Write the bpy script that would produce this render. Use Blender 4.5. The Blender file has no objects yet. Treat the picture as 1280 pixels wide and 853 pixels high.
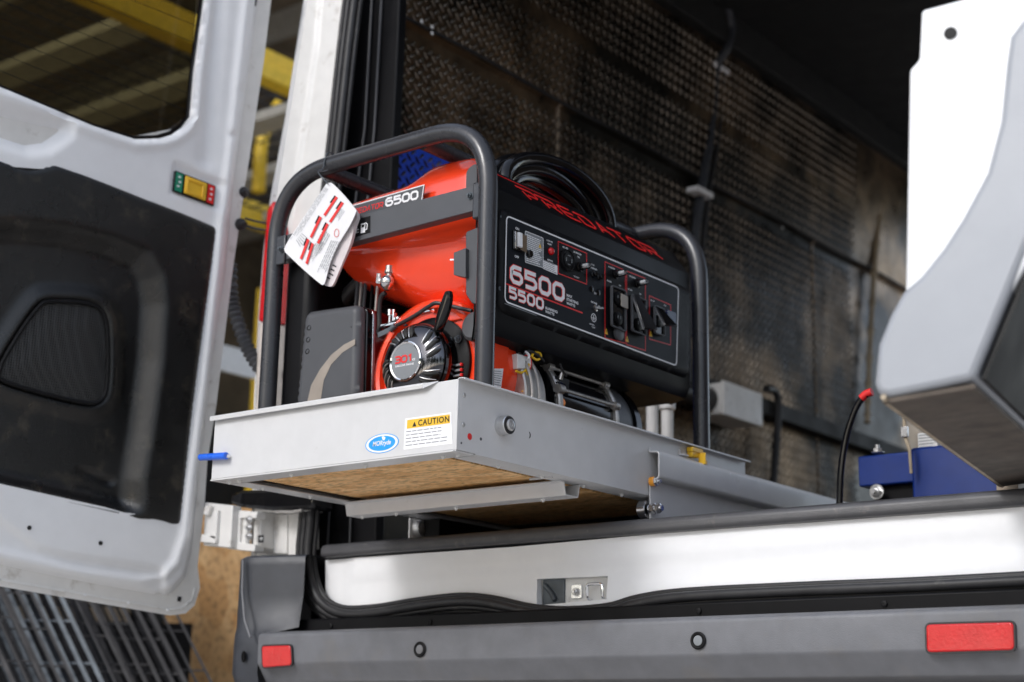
import bpy, math, random
import numpy as np
from mathutils import Vector, Matrix
from mathutils.geometry import delaunay_2d_cdt
random.seed(7); rng = np.random.default_rng(7)
scene = bpy.context.scene
col = scene.collection

# ------------------------------------------------------------------ camera
YAW, PITCH, ROLL, FPX, DIST = math.radians(37.98), math.radians(14.10), math.radians(1.063), 1982.0, 2.9
_f = np.array([-math.sin(YAW)*math.cos(PITCH), math.cos(YAW)*math.cos(PITCH), math.sin(PITCH)])
_r = np.array([math.cos(YAW), math.sin(YAW), 0.0]); _u = np.cross(_r, _f)
CR = _r*math.cos(ROLL)+_u*math.sin(ROLL); CU = -_r*math.sin(ROLL)+_u*math.cos(ROLL); CF = _f
def ray(px, py): return CF+(px-640)/FPX*CR-(py-426.5)/FPX*CU
CAM = -ray(573, 473)*DIST                      # the tray's near top corner is the world origin
cd = bpy.data.cameras.new('camera'); cam = bpy.data.objects.new('camera', cd); col.objects.link(cam)
cd.sensor_width = 36; cd.lens = 36*FPX/1280; cd.clip_start = 0.05; cd.clip_end = 600
m = Matrix(((CR[0], CU[0], -CF[0]), (CR[1], CU[1], -CF[1]), (CR[2], CU[2], -CF[2]))).to_4x4()
m.translation = Vector(CAM); cam.matrix_world = m
cd.dof.use_dof = True; cd.dof.focus_distance = 3.0; cd.dof.aperture_fstop = 2.9; cd.dof.aperture_blades = 9
scene.camera = cam

# ------------------------------------------------------------------ light
SUN_EL, SUN_AZ = math.radians(34), math.radians(187)    # azimuth clockwise from +Y: soft light from behind the camera
w = bpy.data.worlds.new('World'); scene.world = w; w.use_nodes = True
nt = w.node_tree; bg = nt.nodes['Background']
sky = nt.nodes.new('ShaderNodeTexSky'); sky.sky_type = 'NISHITA'; sky.sun_disc = False
sky.sun_elevation = SUN_EL; sky.sun_rotation = SUN_AZ; sky.air_density = 1.0; sky.dust_density = 1.2; sky.ozone_density = 1.0
hs = nt.nodes.new('ShaderNodeHueSaturation'); hs.inputs['Saturation'].default_value = 0.55
nt.links.new(sky.outputs[0], hs.inputs['Color']); nt.links.new(hs.outputs[0], bg.inputs[0]); bg.inputs[1].default_value = 0.15
sd = bpy.data.lights.new('sun', 'SUN'); sd.energy = 0.8; sd.angle = math.radians(14); sd.color = (1.0, 0.985, 0.98)
so = bpy.data.objects.new('sun', sd); col.objects.link(so)
sdir = Vector((math.sin(SUN_AZ)*math.cos(SUN_EL), math.cos(SUN_AZ)*math.cos(SUN_EL), math.sin(SUN_EL)))
so.rotation_euler = sdir.to_track_quat('Z', 'Y').to_euler(); so.location = (0, -6, 8)
vs = scene.view_settings; vs.view_transform = 'Standard'; vs.look = 'None'; vs.gamma = 1; vs.exposure = 0.84

# ------------------------------------------------------------------ materials
def mat(name, c, rough=0.5, metal=0.0, coat=0.0, var=0.08, vs_=25.0, bump=0.0, bs=400.0, spec=0.5, c2=None, c2s=6.0, c2lo=0.55, c2hi=0.7, rvar=0.08, dirt=0.0, emis=None):
    m = bpy.data.materials.new(name); m.use_nodes = True; n = m.node_tree.nodes; l = m.node_tree.links; b = n['Principled BSDF']
    tc = n.new('ShaderNodeTexCoord')
    nz = n.new('ShaderNodeTexNoise'); nz.inputs['Scale'].default_value = vs_; nz.inputs['Detail'].default_value = 6; l.new(tc.outputs['Object'], nz.inputs['Vector'])
    mr = n.new('ShaderNodeMapRange'); mr.inputs['From Min'].default_value = .3; mr.inputs['From Max'].default_value = .7; mr.inputs['To Min'].default_value = 1-var; mr.inputs['To Max'].default_value = 1+var
    l.new(nz.outputs[0], mr.inputs['Value'])
    mx = n.new('ShaderNodeVectorMath'); mx.operation = 'SCALE'; mx.inputs[0].default_value = c[:3]; l.new(mr.outputs[0], mx.inputs['Scale'])
    out = mx.outputs[0]
    if c2:
        n2 = n.new('ShaderNodeTexNoise'); n2.inputs['Scale'].default_value = c2s; n2.inputs['Detail'].default_value = 9; n2.inputs['Roughness'].default_value = .65; l.new(tc.outputs['Object'], n2.inputs['Vector'])
        r2 = n.new('ShaderNodeMapRange'); r2.inputs['From Min'].default_value = c2lo; r2.inputs['From Max'].default_value = c2hi; l.new(n2.outputs[0], r2.inputs['Value'])
        mm = n.new('ShaderNodeMix'); mm.data_type = 'RGBA'; l.new(r2.outputs[0], mm.inputs[0]); l.new(out, mm.inputs[6]); mm.inputs[7].default_value = (*c2, 1); out = mm.outputs[2]
    l.new(out, b.inputs['Base Color'])
    rr = n.new('ShaderNodeMapRange'); rr.inputs['From Min'].default_value = .3; rr.inputs['From Max'].default_value = .7; rr.inputs['To Min'].default_value = max(.02, rough-rvar); rr.inputs['To Max'].default_value = min(1, rough+rvar)
    n3 = n.new('ShaderNodeTexNoise'); n3.inputs['Scale'].default_value = 9; n3.inputs['Detail'].default_value = 8; l.new(tc.outputs['Object'], n3.inputs['Vector']); l.new(n3.outputs[0], rr.inputs['Value']); l.new(rr.outputs[0], b.inputs['Roughness'])
    b.inputs['Metallic'].default_value = metal; b.inputs['Specular IOR Level'].default_value = spec
    b.inputs['Coat Weight'].default_value = coat; b.inputs['Coat Roughness'].default_value = 0.06
    if bump:
        n4 = n.new('ShaderNodeTexNoise'); n4.inputs['Scale'].default_value = bs; n4.inputs['Detail'].default_value = 3; l.new(tc.outputs['Object'], n4.inputs['Vector'])
        bp = n.new('ShaderNodeBump'); bp.inputs['Strength'].default_value = bump; bp.inputs['Distance'].default_value = .002; l.new(n4.outputs[0], bp.inputs['Height']); l.new(bp.outputs[0], b.inputs['Normal'])
    return m
M = {}
M['white'] = mat('white_paint', (.80, .81, .83), .42, coat=.12, var=.02, rvar=.05, c2=(.6, .58, .55), c2s=11, c2lo=.68, c2hi=.95)
M['white_dirty_shade'] = mat('grimy_shaded_white_paint', (.72, .71, .69), .38, coat=.3, var=.04, c2=(.35, .31, .26), c2s=16, c2lo=.58, c2hi=.8)
M['tray'] = mat('pale_grey_powder_coat', (.60, .60, .605), .36, coat=.15, c2=(.46, .45, .43), c2s=26, c2lo=.66, c2hi=.85, var=.03, bump=.10, bs=900, rvar=.05)
M['galv'] = mat('galvanised_steel', (.62, .62, .62), .32, metal=.85, var=.06)
M['zinc'] = mat('zinc_plated_steel', (.75, .75, .76), .2, metal=1, var=.05)
M['chrome'] = mat('chrome', (.85, .85, .86), .06, metal=1, var=.02, rvar=.03)
M['frame'] = mat('dark_grey_powder_coated_tube', (.030, .031, .036), .27, coat=.10, var=.1, bump=.12, bs=700, c2=(.10, .10, .10), c2s=30, c2lo=.62, c2hi=.85)
M['black'] = mat('satin_black_sheet_metal', (.004, .004, .005), .42, spec=.14, var=.15, bump=.15, bs=900)
M['gloss'] = mat('gloss_black_plastic', (.004, .004, .005), .12, coat=.35, spec=.3, var=.05, rvar=.04)
M['panel'] = mat('dark_slate_panel_print', (.010, .012, .016), .42, var=.05, spec=.10)
M['plastic'] = mat('black_grained_plastic', (.006, .006, .007), .45, spec=.18, var=.2, bump=.35, bs=700, rvar=.1)
M['trim'] = mat('dusty_black_moulded_trim', (.004, .004, .004), .30, spec=.62, var=.2, bump=.5, bs=380, c2=(.06, .05, .035), c2s=14, c2lo=.56, c2hi=.8, rvar=.10)
M['bumper'] = mat('grey_black_bumper_plastic', (.14, .145, .16), .5, var=.10, bump=.25, bs=500, c2=(.17, .16, .15), c2s=9, c2lo=.55, c2hi=.85)
M['bumper_dark'] = mat('shade_toned_bumper_plastic', (.034, .038, .048), .45, var=.12, bump=.25, bs=500, c2=(.09, .09, .09), c2s=9, c2lo=.6, c2hi=.9)  # darker copy: the corner's shade beside the door is put into the colour
M['blackchrome'] = mat('black_chrome_plastic', (.10, .10, .11), .09, metal=1, var=.03, rvar=.03)
M['navy'] = mat('navy_shiny_plastic', (.004, .010, .045), .2)
M['treadbar'] = mat('worn_tread_bar_tops', (.16, .135, .11), .28, metal=.85, var=.6, vs_=6)
M['bandplate'] = mat('brown_black_plate', (.22, .175, .13), .55, var=.3, vs_=4, c2=(.34, .26, .185), c2s=2, c2lo=.42, c2hi=.7)
M['underside_bounce'] = mat('brown_bounce_underside', (.085, .068, .054), .75, var=.3, c2=(.045, .038, .03), c2s=8)  # door underside: shade and brown ground bounce put into the colour
M['rubber'] = mat('black_rubber', (.022, .022, .024), .42, spec=.4, var=.2, bump=.1, c2=(.09, .085, .08), c2s=24, c2lo=.6, c2hi=.8)
M['scuff'] = mat('scuffed_black_sill_plastic', (.065, .065, .07), .42, var=.12, bump=.2, bs=300, c2=(.16, .15, .14), c2s=30, c2lo=.6, c2hi=.8)
M['red'] = mat('red_tank_paint', (.86, .055, .014), .2, coat=.8, var=.03, rvar=.05)
M['redprint'] = mat('red_print', (.72, .02, .02), .4, var=.02)
M['maroon'] = mat('dark_red_plastic', (.13, .006, .006), .2, coat=.4)
M['wprint'] = mat('white_print', (.8, .8, .82), .45, var=.02)
M['gprint'] = mat('grey_print', (.22, .235, .25), .6, var=.03, spec=.2)
M['greyplas'] = mat('charcoal_grey_plastic', (.075, .078, .086), .45, spec=.35, var=.04)
M['tan'] = mat('pale_bronze_decal', (.30, .26, .22), .35, var=.1)
M['paper'] = mat('white_coated_paper', (.78, .78, .80), .3, coat=.2, var=.02)
M['paper_in'] = mat('greyish_printed_paper', (.6, .55, .56), .4, var=.1)
M['yellow'] = mat('yellow_paint', (.78, .47, .03), .4, coat=.1, var=.06)
M['rackyellow'] = mat('worn_yellow_rack_paint', (.85, .56, .03), .5, var=.12, c2=(.25, .16, .04), c2s=5, c2lo=.6, c2hi=.75)
M['amber'] = mat('amber_plastic', (.9, .36, .03), .25, coat=.3)
M['orange'] = mat('orange_plastic', (.9, .25, .02), .3)
M['blue'] = mat('bright_blue_plastic', (.01, .12, .70), .3, coat=.2)
M['bluepaint'] = mat('deep_blue_paint', (.002, .024, .17), .35, coat=.2, var=.08)
M['logo'] = mat('sky_blue_print', (.02, .32, .80), .35)
M['green'] = mat('green_print', (.01, .22, .13), .35)
M['lensred'] = mat('red_lens', (.55, .006, .010), .14, coat=.3, var=.10, bump=.5, bs=170)
M['lensclear'] = mat('pale_clear_lens', (.55, .50, .46), .12, coat=.8, var=.1)
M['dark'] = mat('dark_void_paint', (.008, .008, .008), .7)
M['seal'] = mat('black_felt_gasket', (.035, .035, .04), .9, var=.5, vs_=300, bump=1.0, bs=420)
M['wire_y'] = mat('yellow_wire', (.8, .5, .02), .4); M['wire_r'] = mat('red_wire', (.75, .02, .02), .4)
M['alu'] = mat('cast_aluminium', (.45, .43, .41), .42, metal=.8, var=.15, bump=.5, bs=250)
M['beige'] = mat('beige_conduit', (.38, .31, .22), .6, var=.2)
M['whitebox'] = mat('pale_grey_box_plastic', (.72, .72, .71), .45, var=.05, c2=(.25, .24, .22), c2s=30, c2lo=.58, c2hi=.8)
M['steelgrey'] = mat('blue_grey_steel', (.09, .105, .12), .45, metal=.4, var=.3)
M['darksteel'] = mat('dark_wire_steel', (.028, .027, .029), .55, metal=.4, var=.3)
M['rackgrey'] = mat('grey_rack_steel', (.48, .46, .41), .5, metal=.3, var=.15)
M['concrete'] = mat('tan_yard_concrete', (.58, .55, .51), .85, var=.12, vs_=3, bump=.4, bs=40, c2=(.38, .34, .30), c2s=.8)
M['shedwall'] = mat('brown_grey_cladding', (.24, .19, .135), .8, var=.2, vs_=3, c2=(.10, .085, .06), c2s=.7, c2lo=.45, c2hi=.65)
M['tread'] = mat('black_tread_plate', (.022, .018, .014), .34, metal=.8, var=.3, vs_=4, c2=(.45, .30, .175), c2s=1.5, c2lo=.45, c2hi=.72, rvar=.1)  # warm noise patches put broad highlights into the plate colour
M['treadblue'] = mat('blue_tread_plate', (.004, .06, .60), .3, metal=.2, var=.2, coat=.2)
M['door_trim'] = mat('grey_painted_cladding', (.33, .35, .385), .4, coat=.3, var=.02)

def osb_mat(name, sc=1.0, dark=1.0):
    m = bpy.data.materials.new(name); m.use_nodes = True; n = m.node_tree.nodes; l = m.node_tree.links; b = n['Principled BSDF']
    tc = n.new('ShaderNodeTexCoord'); last = None
    for k, (ang, sx, sy) in enumerate(((.15, 16, 42), (.9, 18, 46), (-.6, 14, 38))):
        mp = n.new('ShaderNodeMapping'); mp.inputs['Rotation'].default_value = (0, 0, ang); mp.inputs['Scale'].default_value = (sx*sc, sy*sc, sx*sc); mp.inputs['Location'].default_value = (k*3.1, k, 0)
        l.new(tc.outputs['Object'], mp.inputs[0])
        v = n.new('ShaderNodeTexVoronoi'); v.inputs['Scale'].default_value = 1.2; l.new(mp.outputs[0], v.inputs['Vector'])
        cr = n.new('ShaderNodeValToRGB'); e = cr.color_ramp.elements
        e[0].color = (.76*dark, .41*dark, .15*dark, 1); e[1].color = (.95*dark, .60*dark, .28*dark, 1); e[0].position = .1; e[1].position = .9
        sp = n.new('ShaderNodeSeparateColor'); l.new(v.outputs['Color'], sp.inputs[0]); l.new(sp.outputs[k], cr.inputs[0])
        if last is None: last = cr.outputs[0]
        else:
            mx = n.new('ShaderNodeMix'); mx.data_type = 'RGBA'; l.new(last, mx.inputs[6]); l.new(cr.outputs[0], mx.inputs[7])
            st = n.new('ShaderNodeMath'); st.operation = 'GREATER_THAN'; st.inputs[1].default_value = .55; l.new(sp.outputs[2-k], st.inputs[0]); l.new(st.outputs[0], mx.inputs[0]); last = mx.outputs[2]
    mp = n.new('ShaderNodeMapping'); mp.inputs['Scale'].default_value = (60*sc, 130*sc, 60*sc); l.new(tc.outputs['Object'], mp.inputs[0])
    nz = n.new('ShaderNodeTexNoise'); nz.inputs['Scale'].default_value = 1; nz.inputs['Detail'].default_value = 8; l.new(mp.outputs[0], nz.inputs['Vector'])
    r = n.new('ShaderNodeMapRange'); r.inputs['From Min'].default_value = .36; r.inputs['From Max'].default_value = .52; r.inputs['To Min'].default_value = .62; r.inputs['To Max'].default_value = 1.05; l.new(nz.outputs[0], r.inputs['Value'])
    s = n.new('ShaderNodeVectorMath'); s.operation = 'SCALE'; l.new(last, s.inputs[0]); l.new(r.outputs[0], s.inputs['Scale']); l.new(s.outputs[0], b.inputs['Base Color'])
    bp = n.new('ShaderNodeBump'); bp.inputs['Strength'].default_value = .6; bp.inputs['Distance'].default_value = .003; l.new(nz.outputs[0], bp.inputs['Height']); l.new(bp.outputs[0], b.inputs['Normal'])
    b.inputs['Roughness'].default_value = .65
    return m
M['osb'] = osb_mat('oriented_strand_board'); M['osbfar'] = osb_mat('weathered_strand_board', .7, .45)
def glass_mat(name, tint, rough=0.02):
    m = bpy.data.materials.new(name); m.use_nodes = True; n = m.node_tree.nodes; l = m.node_tree.links
    n.remove(n['Principled BSDF']); o = n['Material Output']
    tr = n.new('ShaderNodeBsdfTransparent'); tr.inputs[0].default_value = (*tint, 1); gl = n.new('ShaderNodeBsdfGlossy'); gl.inputs['Roughness'].default_value = rough; gl.inputs[0].default_value = (.9, .9, .9, 1)
    fr = n.new('ShaderNodeFresnel'); fr.inputs[0].default_value = 1.45; mx = n.new('ShaderNodeMixShader')
    l.new(fr.outputs[0], mx.inputs[0]); l.new(tr.outputs[0], mx.inputs[1]); l.new(gl.outputs[0], mx.inputs[2]); l.new(mx.outputs[0], o.inputs[0])
    return m
M['tint'] = glass_mat('tinted_window_glass', (.55, .52, .38)); M['clearplastic'] = glass_mat('clear_plastic_cap', (.75, .76, .78), .1)
def grille_mat():
    m = bpy.data.materials.new('black_mesh_grille'); m.use_nodes = True; n = m.node_tree.nodes; l = m.node_tree.links; b = n['Principled BSDF']
    tc = n.new('ShaderNodeTexCoord'); v = n.new('ShaderNodeTexVoronoi'); v.inputs['Scale'].default_value = 170; v.inputs['Randomness'].default_value = 0
    l.new(tc.outputs['Object'], v.inputs['Vector'])
    cr = n.new('ShaderNodeMapRange'); cr.inputs['From Min'].default_value = .35; cr.inputs['From Max'].default_value = .45; cr.inputs['To Min'].default_value = .004; cr.inputs['To Max'].default_value = .022; l.new(v.outputs['Distance'], cr.inputs['Value'])
    l.new(cr.outputs[0], b.inputs['Base Color']); bp = n.new('ShaderNodeBump'); bp.inputs['Distance'].default_value = .002; l.new(v.outputs['Distance'], bp.inputs['Height']); l.new(bp.outputs[0], b.inputs['Normal']); b.inputs['Roughness'].default_value = .45
    return m
M['grille'] = grille_mat()

# ------------------------------------------------------------------ geometry helpers
def at(px, py, ax, val):
    d = ray(px, py); t = (val-CAM[ax])/d[ax]; return Vector(CAM+d*t)
class Frame:
    """a plane standing in the world: origin, in-plane axes U and V, normal N"""
    def __init__(s, O, U, V, N): s.O, s.U, s.V, s.N = map(np.array, (O, U, V, N))
    def px(s, x, y, h=0.0):
        d = ray(x, y); o = s.O+s.N*h; t = (o-CAM)@s.N/(d@s.N); p = CAM+d*t-s.O; return (p@s.U, p@s.V)
    def pl(s, pts, h=0.0): return [s.px(x, y, h) for x, y in pts]
    def w(s, u, v, h=0.0): return Vector(s.O+s.U*u+s.V*v+s.N*h)
def FY(y): return Frame((0., y, 0.), (1., 0., 0.), (0., 0., 1.), (0., -1., 0.))     # faces the street behind the van
def FX(x): return Frame((x, 0., 0.), (0., 1., 0.), (0., 0., 1.), (1., 0., 0.))      # faces the van's right
def catmull(pts, n=6, closed=False):
    P = [np.array(p, float) for p in pts]; N = len(P); out = []
    for i in range(N if closed else N-1):
        a, b, c, d = (P[(i-1) % N], P[i], P[(i+1) % N], P[(i+2) % N]) if closed else (P[max(i-1, 0)], P[i], P[i+1], P[min(i+2, N-1)])
        for k in range(n):
            t = k/n; out.append(tuple(.5*((2*b)+(c-a)*t+(2*a-5*b+4*c-d)*t*t+(3*b-a-3*c+d)*t**3)))
    if not closed: out.append(tuple(P[-1]))
    return out
def roundpoly(pts, r, n=5):
    out = []; N = len(pts)
    for i in range(N):
        p = np.array(pts[i], float); a = np.array(pts[i-1], float)-p; b = np.array(pts[(i+1) % N], float)-p
        la, lb = np.linalg.norm(a), np.linalg.norm(b); q = min(r, la*.45, lb*.45); A = p+a/la*q; B = p+b/lb*q
        for k in range(n+1):
            t = k/n; out.append(tuple((1-t)**2*A+2*t*(1-t)*p+t*t*B))
    return out
def fillet(pts, r, n=6):
    """round the inner corners of an open 3D path"""
    P = [np.array(p, float) for p in pts]; out = [tuple(P[0])]
    for i in range(1, len(P)-1):
        a = P[i-1]-P[i]; b = P[i+1]-P[i]; la, lb = np.linalg.norm(a), np.linalg.norm(b); q = min(r, la*.48, lb*.48); A = P[i]+a/la*q; B = P[i]+b/lb*q
        for k in range(n+1):
            t = k/n; out.append(tuple((1-t)**2*A+2*t*(1-t)*P[i]+t*t*B))
    out.append(tuple(P[-1])); return out
def inpoly(X, Y, poly):
    p = np.array(poly); r = np.zeros(X.shape, bool); x0, y0 = p[-1]
    for x1, y1 in p:
        c = ((y1 > Y) != (y0 > Y)); 
        with np.errstate(divide='ignore', invalid='ignore'): r ^= c & (X < (x0-x1)*(Y-y1)/((y0-y1) if y0 != y1 else 1e-12)+x1)
        x0, y0 = x1, y1
    return r
def segdist(X, Y, pts, closed=True):
    p = np.array(pts); d = np.full(X.shape, 1e9); n = len(p)
    for i in range(n if closed else n-1):
        a, b = p[i], p[(i+1) % n]; ab = b-a; L = ab@ab+1e-15; t = np.clip(((X-a[0])*ab[0]+(Y-a[1])*ab[1])/L, 0, 1)
        d = np.minimum(d, np.hypot(X-a[0]-t*ab[0], Y-a[1]-t*ab[1]))
    return d
def sdf(X, Y, poly): return np.where(inpoly(X, Y, poly), 1, -1)*segdist(X, Y, poly)     # positive inside
def sstep(x, a, b): t = np.clip((x-a)/(b-a), 0, 1); return t*t*(3-2*t)

class MB:
    def __init__(s): s.v = []; s.f = []
    def add(s, v, f): o = len(s.v); s.v += [tuple(p) for p in v]; s.f += [tuple(i+o for i in q) for q in f]; return s
    def box(s, x0, x1, y0, y1, z0, z1):
        v = [(x, y, z) for x in (x0, x1) for y in (y0, y1) for z in (z0, z1)]
        return s.add(v, [(0, 1, 3, 2), (4, 6, 7, 5), (0, 4, 5, 1), (2, 3, 7, 6), (0, 2, 6, 4), (1, 5, 7, 3)])
    def bar(s, a, b, w, h, up=(0, 0, 1)):
        a, b = Vector(a), Vector(b); d = (b-a).normalized(); x = d.cross(Vector(up)).normalized(); y = x.cross(d)
        v = [p+x*i*w/2+y*j*h/2 for p in (a, b) for i, j in ((-1, -1), (1, -1), (1, 1), (-1, 1))]
        return s.add(v, [(0, 1, 2, 3), (7, 6, 5, 4), (0, 4, 5, 1), (1, 5, 6, 2), (2, 6, 7, 3), (3, 7, 4, 0)])
    def tube(s, pts, r, n=12, closed=False):
        P = [Vector(p) for p in pts]; N = len(P); R = r if hasattr(r, '__len__') else [r]*N
        T = [((P[(i+1) % N] if closed or i < N-1 else P[i])-(P[i-1] if closed or i > 0 else P[i])).normalized() for i in range(N)]
        u = T[0].orthogonal().normalized(); v = []; f = []
        for i in range(N):
            u = (u-T[i]*u.dot(T[i])).normalized(); q = T[i].cross(u)
            v += [P[i]+(u*math.cos(2*math.pi*k/n)+q*math.sin(2*math.pi*k/n))*R[i] for k in range(n)]
        for i in range(N if closed else N-1):
            for k in range(n): j = (i+1) % N; f.append((i*n+k, i*n+(k+1) % n, j*n+(k+1) % n, j*n+k))
        if not closed: f += [tuple(range(n))[::-1], tuple(range((N-1)*n, N*n))]
        return s.add(v, f)
    def lathe(s, c, axis, prof, n=32, ellx=1.0, endcap=True):
        c, a = Vector(c), Vector(axis).normalized(); u = (Vector((0, 0, 1)) if abs(a.z) < .9 else Vector((1, 0, 0))); u = (u-a*u.dot(a)).normalized(); q = a.cross(u); v = []; f = []
        for d, r in prof: v += [c+a*d+(u*math.cos(2*math.pi*k/n)+q*math.sin(2*math.pi*k/n)*ellx)*max(r, 1e-5) for k in range(n)]
        for i in range(len(prof)-1):
            for k in range(n): f.append((i*n+k, i*n+(k+1) % n, (i+1)*n+(k+1) % n, (i+1)*n+k))
        f += [tuple(range(n))[::-1]]+([tuple(range((len(prof)-1)*n, len(prof)*n))] if endcap else [])
        return s.add(v, f)
    def prism(s, fr, poly, h0, h1):
        n = len(poly); v = [fr.w(u, q, h0) for u, q in poly]+[fr.w(u, q, h1) for u, q in poly]
        return s.add(v, [tuple(range(n))[::-1], tuple(range(n, 2*n))]+[(i, (i+1) % n, n+(i+1) % n, n+i) for i in range(n)])
    def extrude(s, pts, vec):
        n = len(pts); V = Vector(vec); v = [Vector(p) for p in pts]; v += [p+V for p in v]
        return s.add(v, [tuple(range(n))[::-1], tuple(range(n, 2*n))]+[(i, (i+1) % n, n+(i+1) % n, n+i) for i in range(n)])
    def strip(s, pts, vec, th, nrm=None):
        """thin bent sheet: a 3D profile line swept by vec with thickness th"""
        P = [Vector(p) for p in pts]; V = Vector(vec); vd = V.normalized(); off = []
        for i in range(len(P)):
            t1 = (P[i]-P[i-1]).normalized() if i else (P[1]-P[0]).normalized(); t2 = (P[i+1]-P[i]).normalized() if i < len(P)-1 else t1
            n1, n2 = t1.cross(vd), t2.cross(vd); b = (n1+n2); b = b/max(b.dot(n1), .2) if b.length > 1e-6 else n1; off.append(P[i]+b*th)
        return s.extrude(P+off[::-1], V)
    def ribbon(s, fr, pts, wd, h, closed=False, th=.0004):
        P = [np.array(p, float) for p in pts]; N = len(P); L = []; Rr = []
        for i in range(N):
            a = P[i]-P[i-1] if (i or closed) else P[1]-P[0]; b = P[(i+1) % N]-P[i] if (i < N-1 or closed) else a
            a = a/np.linalg.norm(a); b = b/np.linalg.norm(b); n1 = np.array((-a[1], a[0])); n2 = np.array((-b[1], b[0])); q = n1+n2; q = q/max(q@n1, .35) if np.linalg.norm(q) > 1e-6 else n1
            L.append(P[i]+q*wd/2); Rr.append(P[i]-q*wd/2)
        for i in range(N if closed else N-1):
            j = (i+1) % N; s.prism(fr, [Rr[i], Rr[j], L[j], L[i]], h, h+th)
        return s
    def sheet(s, fr, outline, holes=(), step=.02, hf=None, skirt=.01, dens=True):
        def dn(p):
            o = []
            for i in range(len(p)):
                a, b = np.array(p[i]), np.array(p[(i+1) % len(p)]); k = max(1, int(np.linalg.norm(b-a)/step)) if dens else 1
                o += [tuple(a+(b-a)*t/k) for t in range(k)]
            return o
        loops = [dn(outline)]+[dn(h) for h in holes]; V = []; E = []; B = []
        for lp in loops: o = len(V); V += lp; E += [(o+i, o+(i+1) % len(lp)) for i in range(len(lp))]
        a = np.array(outline); gx = np.arange(a[:, 0].min(), a[:, 0].max(), step); gy = np.arange(a[:, 1].min(), a[:, 1].max(), step)
        X, Y = np.meshgrid(gx, gy); X[::2] += step*.5; ok = inpoly(X, Y, outline)
        for h in holes: ok &= ~inpoly(X, Y, h)
        for lp in loops: ok &= segdist(X, Y, lp) > step*.45
        V += [(float(x), float(y)) for x, y in zip(X[ok], Y[ok])]
        vo, eo, fo, _, _, _ = delaunay_2d_cdt([Vector(p) for p in V], E, [], 0, 1e-6)
        vo = np.array([tuple(p) for p in vo]); fo = np.array([tuple(q) for q in fo]); c = vo[fo].mean(1); k = inpoly(c[:, 0], c[:, 1], outline)
        for h in holes: k &= ~inpoly(c[:, 0], c[:, 1], h)
        fo = fo[k]; H = hf(vo[:, 0], vo[:, 1]) if hf else np.zeros(len(vo))
        v3 = [fr.w(p[0], p[1], h) for p, h in zip(vo, H)]; f = [tuple(int(i) for i in q) for q in fo]; s_ = {}
        for q in f:
            for i in range(3): s_[(q[i], q[(i+1) % 3])] = 1
        be = [e for e in s_ if (e[1], e[0]) not in s_]; mp = {}
        for e in be:
            for i in e:
                if i not in mp: mp[i] = len(v3); v3.append(fr.w(vo[i][0], vo[i][1], -skirt))
        f += [(e[1], e[0], mp[e[0]], mp[e[1]]) for e in be]
        return s.add(v3, f)

ORG = {}
def org(o): return ORG.get(o.name, Vector((0, 0, 0))) if o else Vector((0, 0, 0))
def mesh_of(name, mb, material, origin, bev=0, smooth=35):
    me = bpy.data.meshes.new(name); o = Vector(origin)
    me.from_pydata([tuple(Vector(p)-o) for p in mb.v], [], mb.f); me.materials.append(material)
    me.update()
    if smooth: me.shade_smooth(); me.set_sharp_from_angle(angle=math.radians(smooth))
    return me
def part(name, mb, material, parent, bev=0.0, seg=2, smooth=35, label=None, kind=None):
    me = mesh_of(name, mb, M[material] if isinstance(material, str) else material, org(parent), smooth=smooth)
    ob = bpy.data.objects.new(name, me); col.objects.link(ob); ob.parent = parent; ORG[ob.name] = org(parent)
    if bev:
        b = ob.modifiers.new('bevel', 'BEVEL'); b.width = bev; b.segments = seg; b.limit_method = 'ANGLE'; b.angle_limit = math.radians(30); b.use_clamp_overlap = True
    if label: ob['label'] = label
    if kind: ob['kind'] = kind
    return ob
def thing(name, loc, label, cat, group=None):
    o = bpy.data.objects.new(name, None); col.objects.link(o); o.location = loc; o.empty_display_size = .1; ORG[o.name] = Vector(loc)
    o['label'] = label; o['category'] = cat
    if group: o['group'] = group
    return o
def single(name, mb, material, loc, label=None, cat=None, kind=None, group=None, bev=0, smooth=35):
    me = mesh_of(name, mb, M[material] if isinstance(material, str) else material, loc, smooth=smooth); o = bpy.data.objects.new(name, me); col.objects.link(o); o.location = loc; ORG[o.name] = Vector(loc)
    for k, v in (('label', label), ('category', cat), ('kind', kind), ('group', group)):
        if v: o[k] = v
    if bev:
        b = o.modifiers.new('bevel', 'BEVEL'); b.width = bev; b.segments = 2; b.limit_method = 'ANGLE'
    return o
PROTO = {}
def inst(name, key, maker, material, parent, loc, rot=None, scale=1.0, label=None):
    """alike small pieces share one mesh built at the origin"""
    if key not in PROTO: PROTO[key] = mesh_of(name, maker(), M[material], (0, 0, 0))
    o = bpy.data.objects.new(name, PROTO[key]); col.objects.link(o); o.parent = parent; o.location = Vector(loc)-org(parent); o.scale = (scale,)*3
    if rot: o.rotation_euler = rot
    ORG[o.name] = Vector(loc)
    if label: o['label'] = label
    return o
ROT_PX = (0, math.pi/2, 0); ROT_NY = (math.pi/2, 0, 0); ROT_NZ = (math.pi, 0, 0)       # local +Z to +X, to -Y, to -Z
def screw_mb(r=.005):
    b = MB(); b.lathe((0, 0, 0), (0, 0, 1), [(0, r), (.0012, r), (.0022, r*.75), (.0022, r*.35), (.0012, r*.3)], 16); return b
def hexbolt_mb(r=.007):
    b = MB(); b.lathe((0, 0, 0), (0, 0, 1), [(0, r*1.35), (.0015, r*1.35)], 20); b.lathe((0, 0, .0015), (0, 0, 1), [(0, r), (r*.7, r), (r*.8, r*.85)], 6); b.lathe((0, 0, r*.8), (0, 0, 1), [(0, r*.5), (r*.9, r*.5)], 12); return b
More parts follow.
